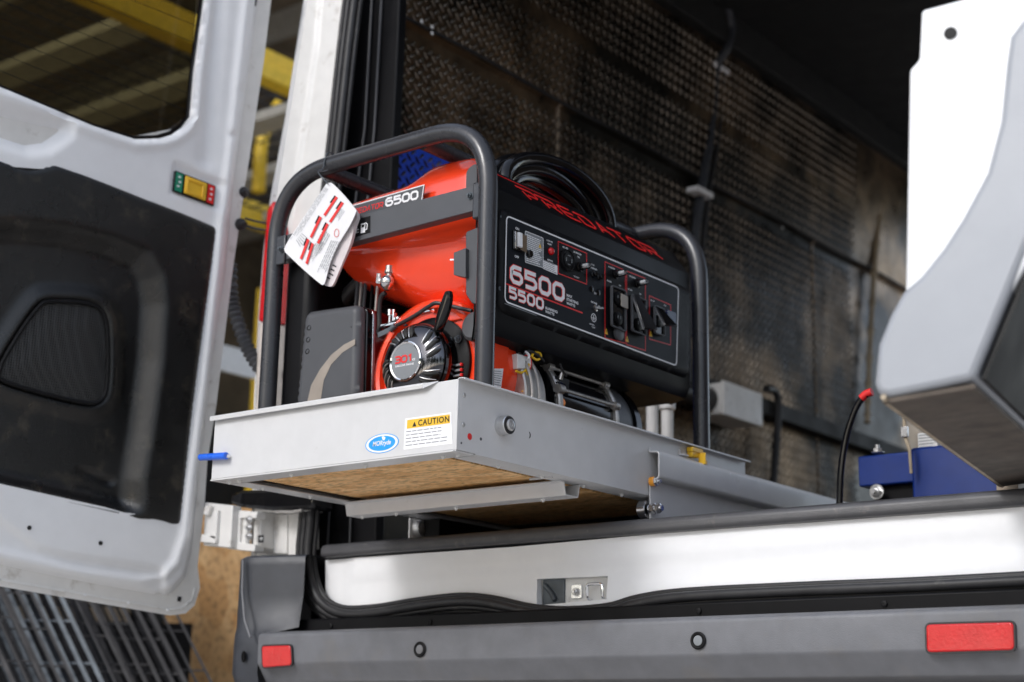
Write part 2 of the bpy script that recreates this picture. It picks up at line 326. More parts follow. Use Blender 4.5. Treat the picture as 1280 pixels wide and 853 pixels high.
def text(name, s, material, parent, fr, u, v, size, h, xs=1.0, bold=.0, ang=0.0, shear=0.0, th=.0003, align='LEFT', spacing=1.0):
    c = bpy.data.curves.new(name, 'FONT'); c.body = s; c.size = 1.0; c.offset = bold; c.shear = shear; c.align_x = align; c.space_character = spacing; c.resolution_u = 3
    o = bpy.data.objects.new(name, c); col.objects.link(o); dg = bpy.context.evaluated_depsgraph_get(); me = bpy.data.meshes.new_from_object(o.evaluated_get(dg)); bpy.data.objects.remove(o)
    b = MB(); ca, sa = math.cos(ang), math.sin(ang); vv = []
    for p in me.vertices: x, y = p.co.x*size*xs, p.co.y*size; vv.append(fr.w(u+x*ca-y*sa, v+x*sa+y*ca, h+th))
    b.add(vv, [tuple(q.vertices) for q in me.polygons]); bpy.data.meshes.remove(me)
    return part(name, b, material, parent, smooth=0)
# stroke glyphs on a 0..1 box: list of (points, closed)
def _rr(x0, y0, x1, y1, r=.22): return [(x0+r, y0), (x1-r, y0), (x1, y0+r), (x1, y1-r), (x1-r, y1), (x0+r, y1), (x0, y1-r), (x0, y0+r)]
GL = {'0': [(_rr(0, 0, 1, 1), 1)], 'O': [(_rr(0, 0, 1, 1, .18), 1)],
      '6': [([(.95, 1), (.22, 1), (0, .78), (0, .22), (.22, 0), (.78, 0), (1, .2), (1, .42), (.8, .6), (.02, .6)], 0)],
      '5': [([(.97, 1), (.0, 1), (0, .6), (.78, .6), (1, .42), (1, .2), (.78, 0), (0, 0)], 0)],
      '3': [([(0, 1), (.8, 1), (1, .85), (1, .6), (.85, .5), (.2, .5)], 0), ([(.85, .5), (1, .4), (1, .15), (.8, 0), (0, 0)], 0)],
      '1': [([(.1, .85), (.5, 1), (.5, 0)], 0)],
      'P': [([(0, 0), (.0, .72)], 0), ([(-.25, 1), (.85, 1), (1, .85), (1, .6), (.85, .45), (.2, .45)], 0)],
      'R': [([(0, 0), (.0, .72)], 0), ([(-.25, 1), (.85, 1), (1, .85), (1, .6), (.85, .45), (.2, .45)], 0), ([(.55, .45), (1, 0)], 0)],
      'E': [([(1, 1), (.1, 1), (0, .9), (0, .1), (.1, 0), (1, 0)], 0), ([(0, .5), (.85, .5)], 0)],
      'D': [([(-.1, 1), (.75, 1), (1, .75), (1, .25), (.75, 0), (0, 0), (0, .7)], 0)],
      'A': [([(0, 0), (.5, 1), (1, 0)], 0), ([(.3, .38), (.95, .38)], 0)],
      'T': [([(-.1, 1), (1.1, 1)], 0), ([(.5, 1), (.5, 0)], 0)]}
def glyphs(name, s, material, parent, fr, u, v, H, W, gap, wd, h, shear=0.0, mp=None):
    b = MB()
    for ch in s:
        if ch != ' ':
            for pts, cl in GL[ch]:
                q = [(u+x*W+y*H*shear, v+y*H) for x, y in pts]; b.ribbon(fr, q, wd, h, bool(cl))
        u += W*(.55 if ch == '1' else 1)+gap
    return part(name, b, material, parent, smooth=0)
def textlines(name, material, parent, fr, quad, n, h, fill=.55, seed=1, words=True, margin=.0):
    """rows of word-sized dashes: print too small to read"""
    r = random.Random(seed); a, b_, c, d = [np.array(p) for p in quad]; b = MB()       # a top-left, b top-right, c bottom-right, d bottom-left
    for i in range(n):
        t0 = (i+.2)/n; t1 = t0+fill/n; x = margin; end = r.uniform(.75, 1-margin)
        while x < end:
            x2 = min(end, x+r.uniform(.06, .16)); P = lambda s_, t: (a+(b_-a)*s_)*(1-t)+(d+(c-d)*s_)*t
            b.prism(fr, [P(x, t1), P(x2, t1), P(x2, t0), P(x, t0)], h, h+.0002); x = x2+.025
    return part(name, b, material, parent, smooth=0)
# ================================================================== SETTING
GZ = -0.94
g = MB(); g.box(-60, 60, -60, 60, GZ-.2, GZ); single('ground', g, 'concrete', (0, 0, GZ), kind='structure')
# ================================================================== THE VAN
van = thing('cargo_van', (-.12, .6, GZ), 'white cargo van seen from behind with both rear doors swung open', 'van')
YB = .54
F = FY(YB)
# rear sill panel with a lock opening
lock = F.pl([(670, 724), (759, 720), (758, 749), (671, 757)])
sill_out = F.pl([(404, 700), (640, 684), (860, 664), (1060, 648), (1330, 624), (1330, 745), (1000, 760), (640, 785), (404, 790)])
cr1 = F.pl([(415, 722), (640, 706), (860, 690), (1330, 655)]); cr2 = F.pl([(560, 740), (860, 713), (1330, 676)])
lo = F.pl([(404, 700), (470, 700), (455, 730), (470, 790), (404, 790)])
def hs_(X, Y):
    h = np.zeros(X.shape); z1 = np.interp(X, [p[0] for p in cr1], [p[1] for p in cr1]); z2 = np.interp(X, [p[0] for p in cr2], [p[1] for p in cr2])
    h -= .0035*sstep(z1-Y, 0, .018)*sstep(X, -.78, -.74); h += .0035*sstep(z2-Y, .0, .03)*sstep(X, -.55, -.2); h -= .002*sstep(X, .36, .40)
    h -= .008*sstep(-.745-X, 0, .05)
    return h+.0008*np.sin(X*9)*np.cos(Y*14)
b = MB(); b.sheet(F, sill_out, [lock], .012, hs_, .02); part('sill_panel', b, 'white', van, smooth=50)
L3 = [F.w(u, v) for u, v in lock]; xl, xr = L3[0].x, L3[1].x; zt, zb = L3[0].z, L3[3].z
b = MB(); b.box(xl-.02, xr+.02, YB+.022, YB+.027, zb-.02, zt+.02); b.box(xl-.012, xl-.004, YB+.004, YB+.035, zb-.02, zt+.02); b.box(xr+.004, xr+.012, YB+.004, YB+.035, zb-.02, zt+.02)
sp = part('striker_pocket', b, 'whitebox', van)
b = MB(); b.prism(FY(YB+.0215), roundpoly([(xl+.005, zb), (xl+.062, zb), (xl+.062, zt), (xl+.005, zt)], .004), -.0, .004); b.tube([(xl+.012, YB+.014, zt-.012), (xl+.03, YB+.016, zt-.03), (xl+.04, YB+.014, zb+.01)], .006, 8); part('latch_bracket', b, 'steelgrey', sp, .001)
b = MB(); b.prism(FY(YB+.0215), roundpoly([(xl+.08, zb+.012), (xl+.107, zb+.012), (xl+.107, zt-.014), (xl+.08, zt-.014)], .004), 0, .005); part('bolt_plate', b, 'zinc', sp, .001)
inst('bolt', 'hexb', hexbolt_mb, 'galv', sp, (xl+.093, YB+.0160, (zt+zb)/2-.002), ROT_NY)
b = MB(); b.tube(fillet([(xl+.13, YB+.03, zb+.006), (xl+.13, YB+.006, zb+.01), (xl+.13, YB+.004, zt-.016), (xl+.168, YB+.004, zt-.016), (xl+.168, YB+.006, zb+.008), (xl+.168, YB+.03, zb+.006)], .008), .0035, 10); part('striker_loop', b, 'chrome', sp)
# black scuff plate on the sill
b = MB(); a0, a1 = at(402, 683, 1, .525), at(402, 699, 1, .525); c0, c1 = at(1330, 601, 1, .525), at(1330, 625, 1, .525); z0 = .5*(a0.z+c0.z); z1 = .5*(a1.z+c1.z)
prof = [(YB+.01, z1-.001), (.527, z1), (.522, z1+.006), (.522, z0-.012), (.527, z0-.004), (.540, z0), (.75, z0+.002), (.75, z0-.02)]
sp_ = MB(); sp_.extrude([(a0.x, y, z) for y, z in prof], (c0.x-a0.x, 0, 0)); part('sill_scuff_plate', sp_, 'scuff', van, .003)
SILLZ = z0
# load floor
b = MB(); b.box(-.98, .80, .74, 5.2, SILLZ-.03, SILLZ-.004); part('load_floor', b, 'bandplate', van)
# weatherstrip
seal = [(452, -60), (437, 60), (424, 180), (410, 300), (401, 400), (394, 520), (390, 640), (386, 690), (390, 725), (402, 752), (428, 766), (470, 765), (520, 757), (575, 751), (615, 754), (660, 764), (705, 768), (760, 764), (800, 753), (860, 745), (1000, 738), (1150, 732), (1340, 722)]
def offs(pts, d):
    P = np.array(pts, float); T = np.gradient(P, axis=0); T /= np.linalg.norm(T, axis=1)[:, None]; return P+np.stack([-T[:, 1], T[:, 0]], 1)*d
sm = catmull(seal, 5)
for d, r, y in ((1, .0105, YB-.022), (8.0, .0075, YB-.014), (-6.5, .0065, YB-.010), (13, .007, YB-.002)):
    b = MB(); b.tube([at(px, py, 1, y) for px, py in offs(sm, d)], r, 12); part('weatherstrip', b, 'rubber', van)
# white rear pillar
Fp = FY(YB+.01)
pil = [(389, -60), (381, 20), (362, 130), (341, 245), (332, 310), (325, 400), (320, 500), (316, 698), (384, 698), (392, 600), (402, 400), (416, 240), (432, 60), (440, -60)]
crs = Fp.pl([(408, -60), (398, 60), (380, 180), (362, 300), (352, 420), (346, 560), (340, 698)])
def hp(X, Y): x = np.interp(Y, [p[1] for p in crs][::-1], [p[0] for p in crs][::-1]); return .007*sstep(x-X, -.012, .012)-.005*np.exp(-((X-x)/.008)**2)
b = MB(); b.sheet(Fp, Fp.pl(pil), [], .008, hp, .02); part('rear_pillar', b, 'white_dirty_shade', van, smooth=45)  # greyer paint puts the open door's shade into the pillar's colour
side_prof = [at(389, -60, 1, YB), at(341, 245, 1, YB), at(322, 450, 1, YB), at(316, 698, 1, YB)]
b = MB()
for i in range(3):
    p, q = side_prof[i], side_prof[i+1]; b.add([p, q, q+Vector((-.02, 4.6, 0)), p+Vector((-.02, 4.6, 0)), p+Vector((.01, 0, 0)), q+Vector((.01, 0, 0)), q+Vector((.01, 4.6, 0)), p+Vector((.01, 4.6, 0))], [(0, 1, 2, 3), (7, 6, 5, 4), (0, 3, 7, 4), (1, 5, 6, 2)])
part('side_panel', b, 'white', van)
# roof and the passenger side, mostly out of frame: added side and bulkhead openings let daylight in
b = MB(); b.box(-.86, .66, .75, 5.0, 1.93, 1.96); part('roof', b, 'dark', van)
b = MB(); b.box(.76, .80, .62, 1.9, SILLZ, 1.95); b.box(.76, .80, 4.2, 5.0, SILLZ, 1.95); b.box(.76, .80, 1.9, 4.2, 1.7, 1.95); part('far_side_wall', b, 'bandplate', van)
b = MB(); b.box(-.98, .80, 5.0, 5.03, SILLZ, .35); b.box(-.98, .80, 5.0, 5.03, 1.80, 1.95); b.box(-.98, -.80, 5.0, 5.03, .35, 1.80); part('bulkhead', b, 'black', van)
# black inner corner trim
Ft = FY(.62)
b = MB(); b.prism(Ft, Ft.pl([(446, -60), (502, -60), (497, 60), (490, 200), (480, 400), (470, 660), (470, 700), (395, 700), (396, 560), (408, 380), (425, 200), (440, 40)]), -.03, 0); part('corner_trim', b, 'black', van, .004)
for px0, px1 in ((462, 405), (474, 433)):
    b = MB(); b.tube([at(px0+6, -60, 1, .612), at(px0-6, 160, 1, .612), at((px0+px1)/2-8, 400, 1, .612), at(px1+4, 690, 1, .612)], .003, 8); part('trim_bead', b, 'greyplas', van)
# inner side wall: folded tread-plate panels
WX = -.93
zfold = at(733, 151, 0, WX).z; zrail0 = at(1000, 141, 0, WX).z; zrail1 = at(1000, 104, 0, WX).z
wallprof = [(WX-.01, SILLZ), (WX, SILLZ+.22), (WX, zfold-.01), (WX+.015, zfold), (WX+.035, zfold+.25), (WX+.06, zrail0+.02)]
b = MB(); b.strip([(x, .66, z) for x, z in wallprof], (0, 4.3, 0), .004)
wall = part('inner_side_wall', b, 'tread', van, smooth=0)
# raised bars of the tread plate: real geometry, joined
def treads(y0, y1, za, zb, xa, xb, pitch=.036):
    b = MB(); ny = int((y1-y0)/pitch); nz_ = int(math.hypot(zb-za, xb-xa)/pitch); D = Vector((xb-xa, 0, zb-za)).normalized(); Nn = Vector((D.z, 0, -D.x)); Y_ = Vector((0, 1, 0))
    for i in range(ny):
        for j in range(nz_):
            for k in (0, 1):
                c = Vector((xa, y0, za))+Y_*(i+.5*k+.25)*pitch+D*(j+.5*k+.25)*pitch
                s = 1 if k else -1; L = (Y_*s+D).normalized()*.0155; W = Nn.cross(L).normalized()*.0044; t = Nn*.0038
                b.add([c-L, c+L, c-L*.35+W+t*0, c+L*.35+W, c-L*.35-W, c+L*.35-W, c-L*.55+t, c+L*.55+t], [(0, 4, 6), (4, 5, 7, 6), (5, 1, 7), (1, 3, 7), (3, 2, 6, 7), (2, 0, 6)])
    return b
part('tread_bars', treads(.70, 3.6, SILLZ+.22, zfold-.012, WX+.0042, WX+.0042), 'treadbar', wall, kind='stuff', smooth=0)
part('tread_bars', treads(.70, 3.6, zfold+.005, zfold+.25, WX+.020, WX+.0395), 'treadbar', wall, kind='stuff', smooth=0)
part('tread_bars', treads(.70, 3.6, zfold+.255, zrail0, WX+.0405, WX+.062), 'treadbar', wall, kind='stuff', smooth=0)
# shallow bulge for the plate; its bright zones are painted in the tread colour
def bulge(cy, cz, ry, rz, h, name='plate_bulge', material='tread', x=WX+.002):
    b = MB(); n = 28; m_ = 12; v = []; f = []
    for i in range(m_+1):
        t = i/m_
        for k in range(n): a = 2*math.pi*k/n; v.append((x+h*math.cos(t*math.pi/2), cy+ry*math.sin(t*math.pi/2)*math.cos(a), cz+rz*math.sin(t*math.pi/2)*math.sin(a)))
    for i in range(m_):
        for k in range(n): f.append((i*n+k, (i+1)*n+k, (i+1)*n+(k+1) % n, i*n+(k+1) % n))
    b.add(v, f); return part(name, b, material, wall, smooth=80)
# upper rail, ceiling side bands, skirting
b = MB(); b.box(WX+.05, WX+.10, .66, 4.9, zrail0, zrail1); part('roof_rail', b, 'dark', van, .004)
b = MB(); b.strip([(WX+.09, .66, zrail1), (WX+.13, .66, zrail1+.20), (WX+.16, .66, zrail1+.215)], (0, 4.3, 0), .004); part('upper_wall_band', b, 'bandplate', van)
part('tread_bars', treads(.9, 4.3, zrail1+.01, zrail1+.19, WX+.097, WX+.132, .034), 'treadbar', wall, kind='stuff', smooth=0)
b = MB(); b.box(WX+.16, WX+.20, .66, 4.9, zrail1+.19, zrail1+.24); part('roof_rail', b, 'dark', van, .004)
b = MB(); b.strip([(WX+.19, .66, zrail1+.24), (WX+.5, .66, zrail1+.36), (.1, .66, zrail1+.4)], (0, 4.3, 0), .004); part('headliner', b, 'bandplate', van)
zsk = at(1000, 530, 0, WX).z
b = MB(); b.box(WX, WX+.05, .7, 4.9, zsk-.03, zsk+.03); part('wall_rail', b, 'dark', van, .004)
for cy in (1.55, 2.4, 3.25):
    b = MB(); b.strip([(x+.004, cy, z) for x, z in wallprof[1:4]], (0, .012, 0), .004); part('panel_joint', b, 'bandplate', wall)
# blue plate low behind the tank
b = MB(); pb = [at(486, 196, 0, WX), at(486, 330, 0, WX), at(640, 330, 0, WX), at(600, 250, 0, WX)]
b.box(WX+.006, WX+.009, .70, 1.35, SILLZ+.25, at(520, 190, 0, WX).z+.02); bp_ = part('blue_plate', b, 'treadblue', wall)
part('tread_bars', treads(.71, 1.34, SILLZ+.26, at(520, 190, 0, WX).z+.01, WX+.0092, WX+.0092), 'tread', wall, kind='stuff', smooth=0)
# crease cable along the fold
b = MB(); b.tube([(WX+.022, y, zfold+.004+.004*math.sin(y*7)) for y in np.linspace(.7, 4.6, 40)], .005, 6); part('fold_cable', b, 'rubber', van)
# small rivets
for px, py in ((527, 27), (540, 34), (540, 42), (850, 209), (1018, 18), (978, 285), (906, 104), (898, 40), (889, 8)):
    p = at(px, py, 0, WX+.045 if py < 120 else WX+.004); inst('rivet', 'riv', lambda: screw_mb(.006), 'whitebox', wall, p, ROT_PX)

# left tail lamp and rear corner
Fl = FY(.50)
b = MB(); b.prism(Fl, Fl.pl([(341, 250), (333, 262), (330, 300), (322, 402), (340, 402), (346, 300)]), -.05, .0); part('tail_lamp', b, 'lensred', van, .006, label='tall red upper lens of the left tail lamp')
b = MB(); b.prism(Fl, Fl.pl([(322, 402.5), (317, 530), (334, 530), (340, 402.5)]), -.05, .0); part('tail_lamp', b, 'lensclear', van, .006, label='clear lower lens of the left tail lamp')
b = MB(); b.prism(FY(.48), FY(.48).pl([(288, 618), (300, 613), (345, 611), (392, 614), (392, 636), (340, 638), (300, 634), (287, 630)]), -.07, 0); part('lamp_base', b, 'gloss', van, .008)
# hinge recess and rear lower corner sheet
b = MB(); Fq = FY(YB+.03); b.prism(Fq, Fq.pl([(318, 636), (392, 636), (392, 700), (318, 700)]), -.02, 0); part('hinge_recess', b, 'white_dirty_shade', van, .002)
Fh = FY(.50)
hg = MB(); hg.prism(Fh, Fh.pl([(318, 636), (324, 634), (385, 634), (385, 638), (326, 640), (326, 684), (322, 690), (316, 688)]), -.05, 0); hg.prism(Fh, Fh.pl([(326, 640), (342, 640), (342, 690), (324, 690)]), -.055, -.045)
hinge = part('door_hinge', hg, 'white_dirty_shade', van, .002)
b = MB(); p0, p1 = at(310, 640, 1, .49), at(307, 683, 1, .49); b.tube([p0, p1], .010, 16); part('hinge_pin', b, 'white_dirty_shade', hinge)
b = MB(); Fh2 = FY(.475); b.prism(Fh2, roundpoly(Fh2.pl([(288, 637), (322, 640), (320, 648), (300, 648), (299, 678), (319, 681), (318, 690), (284, 686)]), .004), -.03, 0); part('hinge_strap', b, 'white_dirty_shade', hinge, .002)
b = MB(); Fh3 = FY(.455); b.prism(Fh3, roundpoly(Fh3.pl([(256, 628), (291, 632), (288, 685), (254, 682)]), .004), -.03, 0); part('hinge_strap', b, 'white_dirty_shade', hinge, .003)
b = MB(); Fh4 = FY(.45)
for q in ([(258, 632), (266, 633), (262, 645), (256, 644)], [(254, 668), (272, 670), (271, 680), (252, 678)], [(268, 640), (274, 638), (272, 676), (264, 672)]): b.prism(Fh4, Fh4.pl(q), -.02, .006)
part('hinge_rib', b, 'white_dirty_shade', hinge, .002)
for px, py in ((303, 650), (303, 660), (303, 671)): inst('bolt', 'hexb', hexbolt_mb, 'galv', hinge, at(px+9, py, 1, .47), ROT_NY)
b = MB(); q = at(327, 674, 1, .49); b.box(q.x-.008, q.x+.008, .485, .49, q.z-.009, q.z+.009); part('square_plug', b, 'rubber', hinge, .001)
inst('bolt', 'hexb', hexbolt_mb, 'galv', hinge, at(327, 674, 1, .484), ROT_NY, .5)
b = MB(); b.tube([at(345, 641, 1, .47), at(352, 640, 1, .47), at(365, 641, 1, .47), at(378, 638, 1, .47)], .004, 8); part('check_strap', b, 'alu', hinge)
# lower step behind the seal
b = MB(); b.box(-.93, .90, .50, .62, -.42, -.375); b.box(-.93, .90, .58, .62, -.50, -.20); part('bumper_step', b, 'black', van, .004)
for px, py in ((413, 783), (537, 778), (873, 764), (1105, 755)):
    inst('rivet', 'rivs', lambda: screw_mb(.006), 'plastic', van, at(px, py, 1, .498), ROT_NY)

# rear bumper
YR = .42
bump = MB()
prof = [(.56, -.405), (.50, -.404), (.440, -.407), (.424, -.412), (YR, -.418), (YR+.001, -.479), (YR+.006, -.486), (.452, -.522), (.47, -.526), (.60, -.527), (.60, -.405)]
bump.extrude([(-.936, y, z) for y, z in prof], (1.95, 0, 0))
bumper = part('rear_bumper', bump, 'bumper', van, .003)
# wrapped corner of the bumper: vertical loft
v = []; f = []
zs = [-.226, -.232, -.25, -.32, -.395, -.41, -.44, -.50, -.56, -.585, -.60]
path = [(-.855, .480), (-.89, .466), (-.93, .452), (-.985, .442), (-1.005, .436), (-1.02, .438), (-1.045, .452), (-1.075, .50), (-1.095, .60), (-1.10, .95)]
ext = [(-.936, .4235), (-.94, .4235), (-.95, .4235), (-.985, .424), (-1.005, .424), (-1.02, .428), (-1.045, .446), (-1.075, .50), (-1.095, .60), (-1.10, .95)]
for z in zs:
    t = float(sstep(np.array(-z), .39, .42)); ins = .006*(z > -.23)+ .03*float(sstep(np.array(-z), .5, .62))
    for (x, y), (x2, y2) in zip(path, ext): v.append((x*(1-t)+x2*t+ins*(x < -.99), y*(1-t)+y2*t+ins, z))
n_ = len(path)
for i in range(len(zs)-1):
    for k in range(n_-1): f.append((i*n_+k, (i+1)*n_+k, (i+1)*n_+k+1, i*n_+k+1))
for k in range(n_-1):      # a folded top so the shell has thickness
    v += [(path[k][0], path[k][1]+.10, -.226), (path[k+1][0], path[k+1][1]+.10, -.226)]; f.append((k, k+1, len(v)-1, len(v)-2))
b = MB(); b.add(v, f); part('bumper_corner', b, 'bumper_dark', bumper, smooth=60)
b = MB(); b.tube([at(304, 700, 1, .425), at(303, 740, 1, .42), at(306, 775, 1, .41), at(313, 797, 1, .405)], .003, 8); part('corner_highlight_bead', b, 'bumper', bumper)  # the corner's highlight line, put into a lighter raised bead
# reflectors
for q, lab in (([(329, 808), (365, 807), (366, 832), (330, 835)], 'small red reflector at the left end of the bumper'), ([(1159, 781), (1268, 778), (1269, 813), (1160, 816)], 'long red reflector at the right end of the bumper')):
    Fr = FY(YR-.001); P = roundpoly(Fr.pl(q), .008)
    b = MB(); b.prism(Fr, P, -.002, .006); r_ = part('reflector', b, 'lensred', bumper, .003, 3, label=lab)
    b = MB(); b.ribbon(Fr, P, .006, 0, True, .004); part('reflector_surround', b, 'rubber', r_)
for px, py, c_ in ((525, 812, 'bumper'), (873, 801, 'gprint')):
    p = at(px, py, 1, YR-.001); b = MB(); b.lathe(p, (0, -1, 0), [(0, .0165), (.002, .0165), (.0035, .014), (.003, .0115), (.001, .011)], 32); s_ = part('parking_sensor', b, 'plastic', bumper)
    b = MB(); b.lathe(p, (0, -1, 0), [(0, .0095), (.0025, .0095), (.0032, .007)], 24); part('sensor_cap', b, c_, s_)
b = MB(); b.lathe(at(305, 821, 1, .418), (-.25, -1, 0), [(0, .013), (.003, .013), (.003, .009), (.001, .008)], 20, .6); part('parking_sensor', b, 'plastic', bumper)
b = MB(); b.box(-.6, .86, .62, 4.8, -.62, -.20); part('underbody', b, 'dark', van)
# black rubber door stops' cables to the lamp
# ------------------------------------------------------------------ left rear door
O = np.array(at(250, 700, 1, .47)); U = np.array((-.216, -.972, .092)); V0 = np.array((.083, 0, .996)); Nn = np.cross(U, V0); Nn /= np.linalg.norm(Nn)
if Nn@(CAM-O) < 0: Nn = -Nn
U /= np.linalg.norm(U); V = np.cross(Nn, U); V = V if V[2] > 0 else -V
D = Frame(O, U, V, Nn)
door = part('left_rear_door', MB().sheet(D, D.pl([(-120, -120), (352, -120), (339, 0), (330, 75), (311, 203), (306, 233), (298, 289), (291, 337), (270, 510), (259, 578), (256, 628), (247, 707), (250, 735), (243, 757), (232, 767), (213, 769.5), (0, 733), (-120, 714)]), [D.pl([(-140, 40), (40, 125), (160, 172), (222, 160), (234, 146), (253, 0), (262, -110), (-140, -110)]), D.pl([(-110, 190), (0, 214), (70, 218), (150, 248), (258, 290), (262, 296), (250, 390), (234, 505), (220, 606), (216, 646), (192, 641), (155, 637), (130, 630), (0, 601), (-110, 578)], .02)], .03, None, .012), 'white_dirty_shade', van, .0, label='left rear door swung wide open')
hole = D.pl([(-120, 62), (0, 112.6), (112.5, 159.5), (165, 176), (195, 175), (212, 170), (226, 160), (235.6, 147), (240, 94), (253, 0), (262, -100), (-120, -100)])
skin = [(-120, -120), (334, -120), (322, 0), (308, 110), (296, 200), (288, 262), (282, 330), (262, 480), (247, 600), (239, 690), (232, 722), (216, 741), (192, 749), (120, 735.5), (0, 711), (-120, 690)]
skin_uv = D.pl(skin)
ridge = D.pl([(318, -120), (303, 0), (291, 110), (281, 200), (272, 262), (266, 330), (249, 480), (233, 600), (225, 670), (214, 705), (196, 722), (170, 726), (100, 716), (0, 694), (-120, 672)])
vert = D.pl([(276, -120), (266, 0), (258, 110), (253, 200)])
scur = D.pl([(-120, 600), (-40, 625), (0, 651), (20, 666), (44.6, 683.6), (75.5, 692), (151, 704)])
low = D.pl([(-120, 600), (-40, 625), (0, 651), (20, 666), (44.6, 683.6), (75.5, 692), (151, 704), (200, 712), (205, 760), (-120, 720)])
top_l = D.pl([(-120, 95), (0, 128), (50, 140), (82, 146), (92, 158), (88, 176), (60, 196), (30, 200), (0, 190), (-120, 150)])
rim = D.pl([(-120, 62), (0, 112.6), (112.5, 159.5), (165, 176), (195, 175), (212, 170), (226, 160), (235.6, 147), (240, 94), (253, 0), (262, -100), (-120, -100)])
rec = D.pl([(213, 205), (277, 231), (273, 266), (209, 243)])
def hd(X, Y):
    s = sdf(X, Y, skin_uv); h = .022*sstep(s, 0, .022)
    h += .010*np.exp(-(segdist(X, Y, ridge, False)/.012)**2)
    h -= .010*np.exp(-(segdist(X, Y, vert, False)/.025)**2)
    h -= .010*sstep(sdf(X, Y, low), -.004, .012)
    h -= .030*sstep(sdf(X, Y, top_l), -.005, .05)
    h += .006*sstep(.035-segdist(X, Y, rim), 0, .02)-.010*sstep(.012-segdist(X, Y, rim), 0, .008)
    h -= .006*sstep(sdf(X, Y, rec), -.003, .004)
    for px, py, r in ((285, 172, .012), (320, 2, .014), (298, 116, .014)):
        c = D.px(px, py); h -= .006*sstep(r-np.hypot(X-c[0], Y-c[1]), 0, .006)
    return h+.0015*np.sin(X*11+1)*np.sin(Y*9)
b = MB(); b.sheet(D, skin_uv, [hole, D.pl([(-110, 185), (0, 208), (70, 213), (150, 243), (258, 285), (264, 292), (252, 390), (236, 505), (222, 610), (218, 650), (192, 645), (155, 641), (130, 634), (0, 605), (-110, 582)], .02)], .0085, hd, .0); part('inner_skin', b, 'white', door, smooth=60)
# window
b = MB(); b.prism(D, D.pl([(-110, 60), (0, 106), (112, 154), (165, 170), (200, 168), (232, 146), (246, 0), (255, -90), (-110, -90)], -.004), -.006, -.002); gl = part('window_pane', b, 'tint', door)
b = MB(); b.ribbon(D, hole, .022, .004, True, .001); part('window_frit', b, 'gloss', door)
b = MB()
for k in range(11):
    a = (-110, -62+k*22.0-48); c_ = (246-k*.4, -62+k*22.0-48+.40*356); b.ribbon(D, [D.px(*a), D.px(*c_)], .0014, -.0015, False, .0006)
part('heater_wires', b, 'black', door, kind='stuff')
# trim panel with bulges
trim = catmull([(-120, 170), (-60, 186), (0, 199), (22.5, 208), (41, 210), (64, 204.5), (82.5, 208), (150, 234.5), (259, 277), (269.5, 282), (272, 292), (270, 310), (259, 390), (244, 502), (234.5, 592), (228, 649), (225, 657), (216, 659), (192, 653), (154.5, 650), (130, 642), (0, 613), (-120, 588)], 3, True)
tr_uv = D.pl(trim, .02)
plat = D.pl([(-300, 300), (20, 286), (80, 292), (140, 306), (178, 322), (192, 345), (196, 380), (192, 450), (180, 540), (170, 600), (166, 800), (-300, 800)], .02)
plat2 = D.pl([(-300, 250), (-20, 262), (60, 290), (110, 322), (135, 352), (150, 400), (154, 470), (148, 560), (120, 610), (-300, 620)], .02)
spk = catmull([(0, 462), (22.5, 420), (47, 386), (64, 377), (112.6, 380), (130, 393), (135, 424), (134, 480), (126, 500), (101, 503), (11, 479)], 4, True)
spk_uv = D.pl(spk, -.004)
slot = D.pl([(103, 588), (112, 584), (152, 600), (148, 607)], .02)
def ht(X, Y):
    s = sdf(X, Y, tr_uv); h = .016+.012*sstep(s, 0, .012)
    h -= .044*sstep(sdf(X, Y, plat), -.030, .030)*sstep(s, .0, .05)
    sp_d = sdf(X, Y, spk_uv); h += .014*sstep(sp_d, -.05, -.012)-.010*sstep(sp_d, -.012, .004)
    h -= .007*sstep(sdf(X, Y, slot), -.004, .003)
    h += .0015*np.sin(X*13+Y*5)*np.sin(Y*17-X*3)*sstep(sdf(X, Y, plat), .0, .1)
    return h
b = MB(); b.sheet(D, tr_uv, [], .0085, ht, -.01); part('trim_panel', b, 'trim', door, smooth=70)
b = MB(); P = D.pl(spk, .002)
b.tube([D.w(u, v_, .0005) for u, v_ in P], .0050, 10, True); part('speaker_bezel', b, 'plastic', door)
b = MB(); b.sheet(D, [tuple(p) for p in D.pl(spk, -.003)], [], .012, lambda X, Y: -.0035+.005*sstep(sdf(X, Y, P), 0, .07), .0); part('speaker_grille', b, 'grille', door, smooth=60)
# emergency release on its escutcheon
q = [(219, 213), (270, 232.5), (267.5, 258), (216.5, 239)]
E_ = lambda s, t: tuple(np.array(q[0])*(1-s)*(1-t)+np.array(q[1])*s*(1-t)+np.array(q[2])*s*t+np.array(q[3])*(1-s)*t)
def quad(s0, s1, t0, t1, h=.024): return D.pl([E_(s0, t0), E_(s1, t0), E_(s1, t1), E_(s0, t1)], h)
b = MB(); b.prism(D, roundpoly(quad(0, 1, 0, 1), .003), .010, .024); part('latch_escutcheon', b, 'gloss', door, .001)
b = MB(); b.prism(D, quad(.03, .20, .06, .94), .024, .0255); part('green_field', b, 'green', door)
b = MB(); b.prism(D, quad(.81, .97, .06, .94), .024, .0255); part('red_field', b, 'redprint', door)
b = MB(); b.prism(D, quad(.25, .77, .08, .92), .0245, .029); b.ribbon(D, quad(.32, .70, .2, .8, .03), .003, .029, True, .003); part('release_lever', b, 'yellow', door, .0012)
b = MB()
for s_, t_ in ((.11, .25), (.13, .48), (.10, .7), (.89, .25), (.90, .5), (.88, .75)): b.prism(D, quad(s_-.025, s_+.03, t_-.05, t_+.04), .0255, .0259)
part('release_pictogram', b, 'wprint', door)
